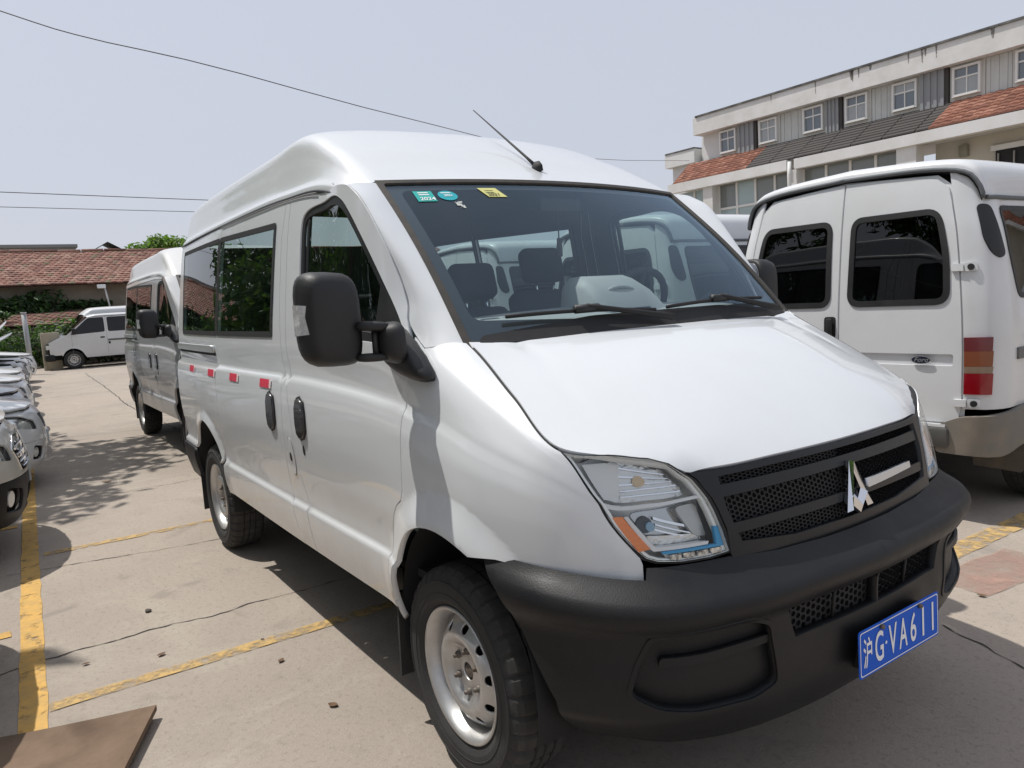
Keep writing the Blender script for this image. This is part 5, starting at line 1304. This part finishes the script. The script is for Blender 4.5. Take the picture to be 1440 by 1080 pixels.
bm = bmesh.new(); bm.from_mesh(bo_.data); bmesh.ops.recalc_face_normals(bm, faces=list(bm.faces)); bm.to_mesh(bo_.data); bm.free()
tag(bo_, 'warped brown plywood board lying flat on the concrete over the broad yellow line', 'board')

# ---------------------------------------------------------------- vehicles
van = empty('panel_van', label='white van with blue number plate and black bumper, red tape along its side', cat='van')
make_van(van)
van2 = empty('panel_van', (-6.05, .43, 0), label='grey van with white roof and dark window band parked behind the plated white van', cat='van')
make_van(van2, paint=SILVER, roofpaint=mat('white_roof_paint', (.66, .66, .65), .32, coat=.5, back=INNER), skin=GLASSK, detail=False, extras=False)
WBUS = mat('minibus_white', (.65, .665, .68), .32, coat=.5, back=INNER, noise=(1.3, (.55, .55, .53), .5))
bus = empty('minibus', (-.92, 2.65, 0), rad(90), label='white minibus beside the plated van, first in its tail-on row, oval badge in view', cat='minibus', group='minibuses parked tail-on in a row')
make_minibus(bus, WBUS)
for x, y, lab in ((-3.55, 2.85, 'white minibus seen through the windscreen of the plated van, second in its tail-on row'),
                  (-6.1, 2.7, 'white minibus behind the side windows of the plated van, third in its tail-on row'),
                  (-8.7, 2.9, 'white minibus beside the grey van, last in the tail-on row')):
    b2 = copy_tree(bus); b2.location = (x, y, 0); b2['label'] = lab
b3 = copy_tree(bus); b3.location = (-29.25, 3.72, 0); b3.rotation_euler = (0, 0, rad(-90)); b3.scale = (.93, .93, .93)
b3['label'] = 'white minibus parked side-on by the hedge at the end of the yard'; b3['group'] = 'minibuses at the end of the yard'
b4 = copy_tree(bus); b4.location = (-31.9, 3.9, .05); b4.rotation_euler = (0, 0, rad(-88)); b4.scale = (.95, .95, .95)
for o in b3.children:                                     # this one has the low roof
    if o.name.split('.')[0] in ('roof', 'roof_lip', 'door_top_gap'):
        o.data = o.data.copy()
        for v in o.data.vertices:
            if v.co.z > 1.93: v.co.z = 1.93 + (v.co.z - 1.93) * .35
b4['label'] = 'white minibus half hidden behind the side-on minibus by the hedge'; b4['group'] = 'minibuses at the end of the yard'
CW = mat('car_white', (.60, .61, .61), .3, coat=.6, back=INNER); CS = mat('car_silver', (.36, .37, .38), .3, metal=.5, coat=.6, back=INNER)
CB_ = mat('car_beige', (.50, .48, .43), .3, coat=.6, back=INNER)
CARS = [(-1.95, -2.22, CS, None, 0, 1, 1.05, 'silver car beside the plywood board, first of the row facing the vans'),
        (-4.40, -1.95, CB_, BUMPPL, 0, 0, 1.16, 'pale beige car with chrome grille slats and black lower bumper'),
        (-6.85, -1.72, CW, None, 0, 1, 1.0, 'white car with fog lamp openings next to the pale beige car'),
        (-9.2, -1.76, CS, None, 0, 1, 1.0, 'silver car with its bonnet shut, next after the white car with fog lamp openings'),
        (-11.5, -1.66, CW, None, 0, 1, 1.0, 'white car with its bonnet shut, right after the silver one'),
        (-13.8, -1.62, CW, None, 0, 0, 1.0, 'white car with bright grille slats before the cars with raised bonnets'),
        (-16.2, -1.60, CW, None, -48, 1, 1.0, 'white car with raised bonnet, first of the open ones'),
        (-18.6, -1.50, CS, None, -34, 1, 1.0, 'silver car with half raised bonnet between white cars'),
        (-21.0, -1.35, CW, None, -52, 0, 1.0, 'white car with raised bonnet and bright grille nearest the grey post'),
        (-23.4, -1.15, CW, None, 0, 1, 1.0, 'white car at the hedge end of the row, bonnet shut')]
for x, y, p, lo, oh, st, up, lab in CARS:
    c = empty('parked_car', (x, y, 0), rad(90), label=lab, cat='car', group='cars parked nose-out in a row')
    make_car(c, p, lo, oh, st, up)

# ---------------------------------------------------------------- trees and greenery
def leafmesh(name, blobs, n, size, mats, parent, seed=1, flat=.5):
    r = np.random.default_rng(seed); V = []; F = []; FM = []
    w = np.array([b[3] ** 2 for b in blobs]); w /= w.sum()
    for i in range(n):
        b = blobs[r.choice(len(blobs), p=w)]
        d = r.normal(size=3); d /= np.linalg.norm(d); rr = b[3] * (r.random() ** .38) * r.uniform(.75, 1.12)
        c = np.array(b[:3]) + d * rr * np.array([1, 1, b[4] if len(b) > 4 else .8])
        nn = d * .6 + r.normal(size=3) * .6 + np.array([0, 0, .5]); nn /= np.linalg.norm(nn)
        a = np.cross(nn, r.normal(size=3)); a /= np.linalg.norm(a); bb = np.cross(nn, a)
        s = size * r.uniform(.6, 1.4); k = len(V)
        V += [c - a * s, c + bb * s * .45 - a * s * .1 + nn * s * .12, c + a * s, c - bb * s * .45 - a * s * .1 + nn * s * .12]
        F.append((k, k + 1, k + 2, k + 3)); FM.append(int(r.integers(0, len(mats))))
    return mobj(name, V, F, list(mats), parent, smooth=False, fm=FM)
def leafmat(name, c):
    if name in MATS: return MATS[name]
    m = bpy.data.materials.new(name); m.use_nodes = True; n, l = m.node_tree.nodes, m.node_tree.links
    b = n['Principled BSDF']; b.inputs['Base Color'].default_value = (*c, 1); b.inputs['Roughness'].default_value = .55
    t = n.new('ShaderNodeBsdfTranslucent'); t.inputs[0].default_value = (c[0] * 1.3, c[1] * 1.5, c[2] * .7, 1)
    ms = n.new('ShaderNodeMixShader'); ms.inputs[0].default_value = .35
    l.new(b.outputs[0], ms.inputs[1]); l.new(t.outputs[0], ms.inputs[2]); l.new(ms.outputs[0], n['Material Output'].inputs['Surface'])
    MATS[name] = m; return m
LG = [leafmat('leaf_a', (.07, .13, .03)), leafmat('leaf_b', (.045, .10, .025)), leafmat('leaf_c', (.10, .17, .035))]
LB = [leafmat('leaf_bright', (.13, .24, .04)), leafmat('leaf_c', (.10, .17, .035)), leafmat('leaf_yellow', (.17, .27, .05))]
LD = [leafmat('leaf_dark', (.03, .065, .02)), leafmat('leaf_b', (.045, .10, .025))]
BARK = mat('bark', (.12, .095, .07), .9, noise=(8, (.06, .05, .04), .8), bump=(20, .6))
def tree(name, loc, blobs, n, size, mats, label, seed, trunk_r=.14):
    t = empty(name, loc, label=label, cat='tree')
    top = max(b[2] for b in blobs)
    tube('trunk', [(0, 0, -.05), (.05, .03, top * .25), (-.04, .05, top * .5), (0, 0, top * .8)], [trunk_r * 1.3, trunk_r, trunk_r * .8, trunk_r * .4], BARK, t, n=10)
    for b in blobs[:6]:
        tube('limb', [(0, .02, top * .38), (b[0] * .5, b[1] * .5, (top * .38 + b[2]) / 2 + .1), (b[0] * .9, b[1] * .9, b[2])], [trunk_r * .55, trunk_r * .38, trunk_r * .15], BARK, t, n=6)
    leafmesh('crown', blobs, n, size, mats, t, seed)
    return t
def crown(r, z0, z1, rad_, n, seed):
    q = random.Random(seed); out = []
    for i in range(n):
        a = q.uniform(0, 6.3); d = r * math.sqrt(q.random()) * .8; z = q.uniform(z0, z1)
        out.append((d * math.cos(a), d * math.sin(a), z, q.uniform(.6, 1.1) * rad_, .75))
    return out
tree('tree', (-10.2, -4.9, 0), [(1.0, 2.2, 5.2, .9, .6), (2.4, 1.7, 5.0, .8, .6), (-.4, 2.4, 5.6, .9, .6), (3.2, 1.5, 4.6, .6, .6)] + crown(2.6, 3.4, 7.0, 1.2, 9, 3), 5200, .13, LG, 'leafy tree behind the car row, leaning over the silver car', 11)
tree('tree', (-4.2, -8.2, 0), crown(3.4, 2.4, 9.5, 1.8, 16, 5), 7500, .19, LG, 'broad leafy tree behind the pale beige car', 12)
tree('tree', (-16.5, -7.8, 0), crown(3.4, 2.2, 9.5, 1.8, 16, 8), 7000, .19, LG, 'leafy tree behind the cars with raised bonnets', 13)
tree('tree', (2.6, -8.5, 0), crown(3.4, 2.4, 9.0, 1.8, 16, 9), 7000, .19, LG, 'leafy tree standing past the end of the car row', 14)
tree('tree', (-23.5, -7.5, 0), crown(3.4, 2.0, 9.0, 1.8, 15, 18), 6500, .19, LG, 'leafy tree behind the last cars of the row', 17)
tree('tree', (-10.5, -10.5, 0), crown(3.4, 2.0, 9.5, 1.9, 15, 19), 6500, .19, LG, 'tall leafy tree set back behind the one leaning over the silver car', 18)
tree('tree', (-48.5, 6.6, 0), [(-2.2, -1.6, 5.1, 1.1, .7), (-.8, -.6, 5.5, 1.2, .7), (0, .5, 6.0, 1.1, .7), (.3, 1.6, 5.7, 1.2, .7), (0, 3.0, 5.6, 1.3, .7), (0, -2.6, 4.6, 1.0, .7), (0, 4.5, 5.2, 1.3, .7)], 6500, .17, LB, 'bright green tree rising behind the long red tiled roof', 15, .2)

# ---------------------------------------------------------------- old low building at the end of the yard
TILE = mat('red_tile', (.25, .125, .095), .9, noise=(2.2, (.17, .085, .065), .9, 8), bump=(30, .3))
TILE2 = mat('red_tile_pale', (.30, .175, .135), .9, noise=(3, (.21, .125, .095), .9, 8))
TILE3 = mat('red_tile_dark', (.14, .075, .058), .9, noise=(3, (.20, .10, .075), .7, 8))
MOSSY = mat('mossy_tile', (.15, .12, .075), .95)
RENDER = mat('old_render', (.30, .27, .22), .9, noise=(.8, (.20, .17, .13), .9))
ob = empty('tiled_outbuilding', (-38, 0, 0), label='long low building with a sagging red tiled roof and ivy on its wall', cat='building')
box('wall', (-6, -24, 0), (.6, 22, 3.55), RENDER, ob)
def tile_roof(name, x0, x1, z0, z1, y0, y1, rows, tw, mats, parent, sag=0., seed=4):
    """courses of overlapping tiles, x0/z0 eave, x1/z1 ridge; every tile its own quad step"""
    r = random.Random(seed); V, F, FM = [], [], []
    ny = int((y1 - y0) / tw)
    for i in range(rows):
        t0, t1 = i / rows, (i + 1.12) / rows
        for j in range(ny):
            a = y0 + j * tw + (tw / 2 if i % 2 else 0); b = a + tw * .97
            if b > y1: continue
            q = r.uniform(-.008, .012)
            sg = lambda y: -sag * math.sin(max(0, min(1, (y - y0) / (y1 - y0))) * math.pi * 3) * (1 - t0)
            za, zb = z0 + (z1 - z0) * t0 + q + .030, z0 + (z1 - z0) * min(t1, 1) + q * .3 + .004
            xa, xb = x0 + (x1 - x0) * t0 + r.uniform(-.015, .015), x0 + (x1 - x0) * min(t1, 1)
            k = len(V); m = (a + b) / 2
            V += [(xa, a, za + sg(a)), (xa, m, za + .022 + sg(m)), (xa, b, za + sg(b)), (xb, a, zb + sg(a)), (xb, m, zb + .012 + sg(m)), (xb, b, zb + sg(b)), (xa, a, za - .045 + sg(a)), (xa, b, za - .045 + sg(b))]
            F += [(k, k + 1, k + 4, k + 3), (k + 1, k + 2, k + 5, k + 4), (k, k + 6, k + 7, k + 2, k + 1)]
            mm = r.choices(range(len(mats)), [5, 3, 2.2, .6][:len(mats)])[0]; FM += [mm] * 3
    o = mobj(name, V, F, mats, parent, smooth=False, fm=FM); o['kind'] = 'stuff'
    return o
mobj('roof_deck', [(1.2, -24, 3.30), (1.2, 22, 3.30), (-3.0, 22, 5.12), (-3.0, -24, 5.12), (-7, -24, 3.4), (-7, 22, 3.4)], [(0, 1, 2, 3), (3, 2, 5, 4)], TILE3, ob, smooth=False)
tile_roof('roof_tiles', 1.3, -3.0, 3.32, 5.12, -24, 22, 17, .24, [TILE, TILE2, TILE3, MOSSY], ob, sag=.05)
for j in range(46):
    Vt, Ft = tube_mesh([(-3.0, -24 + j, 5.16 + .02 * math.sin(j * 1.7)), (-3.0, -23.04 + j, 5.16 + .02 * math.sin(j * 1.7 + 1))], .09, 6)
    mobj('ridge_tile', Vt, [tuple(reversed(f)) for f in Ft], TILE2 if j % 3 else TILE3, ob)
lt = empty('tiled_lean_to', (-34, 0, 0), label='low tiled lean-to roof along the foot of the long low building', cat='shed')
box('lean_to_wall', (-3, -22, 0), (.6, 12, 1.55), RENDER, lt)
tile_roof('lean_to_tiles', 1.0, -2.6, 1.60, 2.15, -22, 12, 8, .24, [TILE3, MOSSY, TILE], lt, sag=.04, seed=9)
mobj('lean_to_deck', [(.95, -22, 1.60), (.95, 12, 1.60), (-2.6, 12, 2.13), (-2.6, -22, 2.13)], [(0, 1, 2, 3)], TILE3, lt, smooth=False)
ivy = leafmesh('ivy', [(-37.2, y, 2.55 + .35 * math.sin(y), .95, .8) for y in np.arange(-12, .4, .5)] + [(-37.25, y, 2.45, .33, .6) for y in np.arange(.6, 2.6, .35)] + [(-33.9, y, 2.1, .45, .5) for y in np.arange(-6, -1.5, .6)], 10500, .13, LD, None, 21)
tag(ivy, 'dark ivy hanging over the wall under the long red tiled roof', 'ivy', kind='stuff')
hedge = leafmesh('hedge', [(-31.6 + .3 * math.sin(y * 2), y, .95 + .25 * math.sin(y * 1.3), .95, 1.05) for y in np.arange(-9, .5, .45)] + [(-32.2, y, .6, .7, 1) for y in np.arange(.5, 8, .5)], 9000, .10, [LG[0], LG[1], LD[0], LG[2]], None, 22)
tag(hedge, 'green hedge running along the end of the yard', 'hedge', kind='stuff')
fl = empty('floodlight', (-33.6, 2.05, 0), label='white floodlight on a thin bent pole above the low tiled lean-to', cat='lamp')
tube('pole', [(0, .14, 1.7), (0, .05, 2.2), (0, -.06, 3.0)], .03, mat('pole_grey', (.45, .45, .45), .5), fl)
box('lamp_head', (-.05, -.34, 2.98), (.06, -.02, 3.14), mat('lamp_white', (.7, .72, .7), .4), fl, bevel=.02)
ps = empty('post', (-27, -1.15, 0), label='grey steel post standing by the hedge behind the raised bonnets', cat='post')
Vt, Ft = tube_mesh([(0, 0, 0), (0, -.02, 2.0)], .075, 8); mobj('shaft', Vt, [tuple(reversed(f)) for f in Ft], mat('post_steel', (.38, .39, .40), .5, metal=.3), ps)
Vt, Ft = tube_mesh([(0, -.02, 2.0), (0, -.02, 2.04)], .085, 8); mobj('cap', Vt, [tuple(reversed(f)) for f in Ft], mat('post_cap', (.5, .5, .5), .5), ps)
bp_ = empty('leaning_panel', (-28.9, -.42, 0), label='beige sheet panel leaning upright between hedge and side-on minibus', cat='panel')
box('sheet', (-.04, -.30, .0), (.02, .28, 1.32), mat('beige_sheet', (.48, .43, .33), .7, noise=(2, (.36, .30, .22), .8)), bp_, bevel=.015)
box('sheet_rim', (.021, -.27, .06), (.035, -.22, 1.25), mat('beige_rim', (.38, .34, .27), .7), bp_)
fb = empty('flat_roof_block', (-62, 0, 0), label='plain grey flat-roofed block rising behind the long red tiled roof', cat='building')
box('wall', (-8, -40, 0), (0, 3.6, 7.2), mat('grey_render', (.27, .26, .25), .9, noise=(.5, (.2, .19, .18), .8)), fb)
box('parapet', (-8.1, -40.1, 7.2), (.15, 3.75, 7.42), mat('parapet_grey', (.22, .22, .22), .9), fb)
gb = empty('gabled_shed', (-60, 5.5, 0), label='small shed with a dull green gable behind the long red tiled roof', cat='building')
box('wall', (-3, -.95, 0), (0, .95, 6.8), mat('shed_wall', (.30, .30, .29), .9), gb)
mobj('gable_roof', [(-3.1, -1.1, 6.75), (.1, -1.1, 6.75), (.1, 0, 7.4), (-3.1, 0, 7.4), (-3.1, 1.1, 6.75), (.1, 1.1, 6.75)], [(0, 1, 2, 3), (3, 2, 5, 4)], mat('shed_roof', (.13, .18, .16), .7), gb, smooth=False)

# ---------------------------------------------------------------- two-storey workshop building along the right side
YB = 24.0
wb = empty('workshop_building', (0, YB, 0), label='pale two-storey workshop building with a tiled canopy and a row of small upper windows', cat='building')
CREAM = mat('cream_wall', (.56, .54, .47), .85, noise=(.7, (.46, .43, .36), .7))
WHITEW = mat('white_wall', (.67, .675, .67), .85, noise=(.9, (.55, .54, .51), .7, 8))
WFRAME = mat('window_frame_white', (.70, .70, .68), .5)
CORR = mat('pale_cladding', (.56, .575, .56), .75, noise=(1.5, (.48, .49, .47), .7)); DARKC = mat('grey_cladding', (.26, .27, .28), .7)
ROOFDK = mat('dark_sheet', (.055, .050, .048), .8); PANE = mat('window_pane', (.14, .165, .19), .05, spec=.9); CURT = mat('curtain_pane', (.34, .36, .37), .12, spec=.7)
TEALP = mat('shop_pane', (.34, .43, .44), .08, spec=.7); DKP = mat('shop_pane_dark', (.19, .21, .205), .08, spec=.7)
XR = 8.0
box('upper_wall', (-20.55, .12, 6.7), (XR, 9, 8.0), WHITEW, wb)
# fascia with stains running down and a dark capping
fm_ = WHITEW
box('fascia', (-20.7, -.35, 7.98), (XR, 9, 8.68), mat('fascia_stained', (.66, .66, .65), .85, noise=(1.6, (.50, .49, .46), .6, 9)), wb)
box('fascia_capping', (-20.55, -.40, 8.682), (XR, 9, 8.75), mat('capping_dark', (.06, .06, .06), .8, noise=(3, (.2, .2, .19), .8)), wb)
r8 = random.Random(31)
STAIN = mat('stain', (.20, .19, .17), .9, alpha_noise=(9, .44, .25))
for k in range(26):
    x = r8.uniform(-17, 1); w = r8.uniform(.04, .16); h = r8.uniform(.12, .45)
    mobj('rain_stain', [(x, -.354, 8.68), (x + w, -.354, 8.68), (x + w * .7, -.354, 8.68 - h), (x + w * .35, -.354, 8.68 - h * .9)], [(3, 2, 1, 0)], STAIN, wb, smooth=False)
wx = [-19.12, -17.15, -15.17, -13.46, -11.75, -9.80, -8.0, -6.05, -4.2, -2.3, -.4]
def windowbox(name, cx, z0, z1, w, parent, y=.0, pane_mats=(PANE, PANE), bars=True):
    f = bpy.data.objects.new(name, None); link(f, parent)
    for lo, hi, nm in (((cx - w / 2 - .07, y - .05, z0 - .07), (cx - w / 2, y + .10, z1 + .07), 'frame'), ((cx + w / 2, y - .05, z0 - .07), (cx + w / 2 + .07, y + .10, z1 + .07), 'frame'),
                       ((cx - w / 2, y - .048, z1), (cx + w / 2, y + .10, z1 + .07), 'frame'), ((cx - w / 2, y - .07, z0 - .07), (cx + w / 2, y + .10, z0), 'sill'),
                       ((cx - .018, y + .0, z0), (cx + .018, y + .08, z1), 'glazing_bar'), ((cx - w / 2, y + .002, z0 + (z1 - z0) * .62), (cx + w / 2, y + .082, z0 + (z1 - z0) * .62 + .05), 'glazing_bar')):
        box(nm, lo, hi, WFRAME, f)
    for sx in (0, 1):
        x0 = cx - w / 2 + sx * (w / 2 + .018 * 0); x1 = x0 + w / 2
        for a, b, m in ((z0, z0 + (z1 - z0) * .62, pane_mats[0]), (z0 + (z1 - z0) * .62 + .05, z1, pane_mats[1])):
            mobj('pane', [(x0, y + .03, a), (x1, y + .03, a), (x1, y + .03, b), (x0, y + .03, b)], [(0, 1, 2, 3)], m, f, smooth=False)
    return f
for i, cx in enumerate(wx):
    box('window_bay', (cx - .52, .02, 6.75), (cx + .52, .119, 7.98), mat('bay_white', (.58, .58, .55), .8, noise=(1.2, (.5, .5, .46), .6)), wb)
    windowbox('window', cx, 7.06, 7.84, .70, wb, y=-.04, pane_mats=(CURT if i % 2 else PANE, CURT if i in (1, 4, 7) else PANE))
    nx_ = wx[i + 1] if i + 1 < len(wx) else cx + 1.9
    a, b = cx + .54, nx_ - .54
    if i % 2 == 0:
        cl = bpy.data.objects.new('louvre_panel', None); link(cl, wb)
        k = 7; st = (b - a - .12) / k
        for q in range(k): box('slat', (a + q * st, -.10 + (.03 if q % 2 else 0), 6.80), (a + q * st + st * .97, .115, 7.975), DARKC, cl)
        box('side_return', (b - .11, -.06, 6.80), (b, .115, 7.972), ROOFDK, cl)
    else:
        cl = bpy.data.objects.new('ribbed_panel', None); link(cl, wb)
        k = 6; st = (b - a) / k
        for q in range(k): box('slat', (a + q * st, .03 + (.018 if q % 2 else 0), 6.80), (a + q * st + st * .97, .116, 7.97), CORR, cl)
# canopy: sloping courses, red - dark - red
def canopy(x0, x1, mats, dark, seed):
    r = random.Random(seed); V, F, FM = [], [], []; rows = 8
    for i in range(rows):
        t0, t1 = i / rows, (i + 1.15) / rows
        tw = .30 if not dark else 1.1
        x = x0 - (.3 * (1 - t0)) * (1 if dark or x0 > -12 else 0)
        xe = x1 - (.3 * (1 - t0)) * (0 if x1 > 0 else 1)
        while x < xe - .02:
            b = min(x + tw * .97, xe); ya, yb_ = -1.0 + 1.02 * t0, min(-1.0 + 1.02 * t1, .02); za, zb = 6.02 + .86 * t0 + .045 + r.uniform(-.006, .01), 6.02 + .86 * min(t1, 1) + .01
            k = len(V); m = (x + b) / 2; hb_ = .035 if not dark else 0
            V += [(x, ya, za), (m, ya, za + hb_), (b, ya, za), (x, yb_, zb), (m, yb_, zb + hb_ * .6), (b, yb_, zb), (x, ya, za - .05), (b, ya, za - .05)]
            F += [(k, k + 1, k + 4, k + 3), (k + 1, k + 2, k + 5, k + 4), (k + 6, k + 7, k + 2, k + 1, k)]; mm = r.randrange(len(mats)); FM += [mm] * 3
            x += tw
    o = mobj('canopy_tiles', V, F, mats, wb, smooth=False, fm=FM); o['kind'] = 'stuff'; return o
RT = [mat('canopy_tile', (.25, .105, .07), .9, noise=(2.5, (.17, .075, .05), .9)), mat('canopy_tile_pale', (.31, .15, .105), .9, noise=(2.5, (.22, .10, .07), .8)), mat('canopy_tile_dark', (.18, .075, .05), .9)]
canopy(-21.35, -17.2, RT, False, 1); canopy(-17.2, -10.2, [ROOFDK, mat('dark_sheet_b', (.05, .043, .04), .7)], True, 2); canopy(-10.2, XR, RT, False, 3)
mobj('canopy_deck', [(-21.5, -1.0, 5.99), (XR, -1.0, 5.99), (XR, .1, 6.86), (-20.9, .1, 6.86)], [(0, 1, 2, 3)], ROOFDK, wb, smooth=False)
box('eave_beam', (-21.6, -1.08, 5.62), (-15.62, -.80, 6.0), WHITEW, wb); box('eave_beam', (-15.3, -1.08, 5.62), (XR, -.80, 5.98), WHITEW, wb)
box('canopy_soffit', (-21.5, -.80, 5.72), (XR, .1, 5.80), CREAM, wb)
for x0, x1 in ((-19.75, -19.25), (-15.62, -15.28), (-11.55, -10.9)):
    box('column', (x0, -.95, 0), (x1, -.45, 5.62), WHITEW, wb)
Vt, Ft = tube_mesh([(-15.45, -1.12, 5.9), (-15.45, -1.16, 5.4), (-15.45, -1.12, 3)], .07, 8); mobj('drain_pipe', Vt, [tuple(reversed(f)) for f in Ft], WFRAME, wb)
# glazing under the canopy
def shopfront(x0, x1, n1, seed):
    g = bpy.data.objects.new('shopfront', None); link(g, wb); r = random.Random(seed)
    step = (x1 - x0) / n1
    for i in range(n1 + 1): box('mullion', (x0 + i * step - .045, -.55, 2.2), (x0 + i * step + .045, -.45, 5.62), WFRAME, g)
    for z in (4.62, 3.4): box('transom', (x0, -.548, z), (x1, -.452, z + .09), WFRAME, g)
    for i in range(n1):
        for a, b in ((2.2, 3.4), (3.49, 4.62), (4.71, 5.62)):
            m = DKP if (b > 5 and r.random() < .65) or r.random() < .15 else TEALP
            mobj('pane', [(x0 + i * step + .045, -.5, a), (x0 + (i + 1) * step - .045, -.5, a), (x0 + (i + 1) * step - .045, -.5, b), (x0 + i * step + .045, -.5, b)], [(0, 1, 2, 3)], m, g, smooth=False)
    box('stall_riser', (x0, -.55, 0), (x1, -.45, 2.2), WHITEW, g)
shopfront(-21.4, -19.75, 2, 1); shopfront(-19.25, -15.62, 4, 2); shopfront(-15.28, -11.55, 4, 3)
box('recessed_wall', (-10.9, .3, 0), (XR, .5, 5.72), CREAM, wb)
for a, b, z in ((-9.05, -6.2, 5.15), (-4, -1.2, 5.1)):
    dw = bpy.data.objects.new('gate_opening', None); link(dw, wb)
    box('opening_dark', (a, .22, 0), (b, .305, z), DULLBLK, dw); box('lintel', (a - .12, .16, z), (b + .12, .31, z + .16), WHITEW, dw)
    for q in np.linspace(a + .1, b - .1, 7): box('gate_bar', (q - .02, .14, .1), (q + .02, .18, z - .1), mat('gate_grey', (.28, .28, .27), .6), dw)
box('meter_box', (-10.1, .12, 5.15), (-9.85, .30, 5.5), mat('meter_grey', (.25, .24, .20), .7), wb, bevel=.01)
# lower annexe at the far end
an_ = empty('annexe', (-22.2, YB + 1, 0), label='small white stepped annexe at the far end of the workshop building', cat='building')
box('wall', (-1.0, 0, 0), (1.5, 6, 7.1), WHITEW, an_); box('cornice', (-1.25, -.25, 7.1), (.55, 6, 7.7), WHITEW, an_); box('upper_step', (.7, .1, 7.1), (1.4, 5, 8.3), WHITEW, an_)
box('cornice_capping', (-1.2, -.28, 7.702), (.55, 6, 7.76), mat('capping_dark', (.06, .06, .06), .8), an_)

# ---------------------------------------------------------------- overhead cables
WIRE = mat('cable', (.12, .12, .13), .6)
def cable(pts, r, label, mid=20):
    a, b = Vector(pts[0]), Vector(pts[-1]); P = []
    ctrl = [Vector(p) for p in pts]; n = len(ctrl)
    ts = np.linspace(0, 1, n); C = _hermite(ts, np.array([tuple(c) for c in ctrl]), np.linspace(0, 1, mid), False)
    o = tube('cable', [tuple(c) for c in C], r, WIRE, None, n=5); tag(o, label, 'cable', 'cables crossing the yard')
cable([(-13.5, -4.6, 7.6), (-12.0, -1.4, 6.29), (-11.5, -.36, 5.90), (-11.0, 1.39, 5.53), (-12.5, 5.6, 5.40), (-18, 15, 6.1), (-21.9, 24.7, 7.2)], .009, 'thick cable crossing the sky from high over the car row to the workshop annexe')
cable([(-30, -6, 6.36), (-30, -1.29, 6.29), (-30, 4.75, 6.18), (-30, 16, 6.0)], .016, 'upper of two thin cables above the long red tiled roof')
cable([(-30.3, -6, 5.87), (-30.3, -1.34, 5.82), (-30.3, 4.84, 5.74), (-30.3, 16, 5.6)], .013, 'lower of two thin cables above the long red tiled roof')
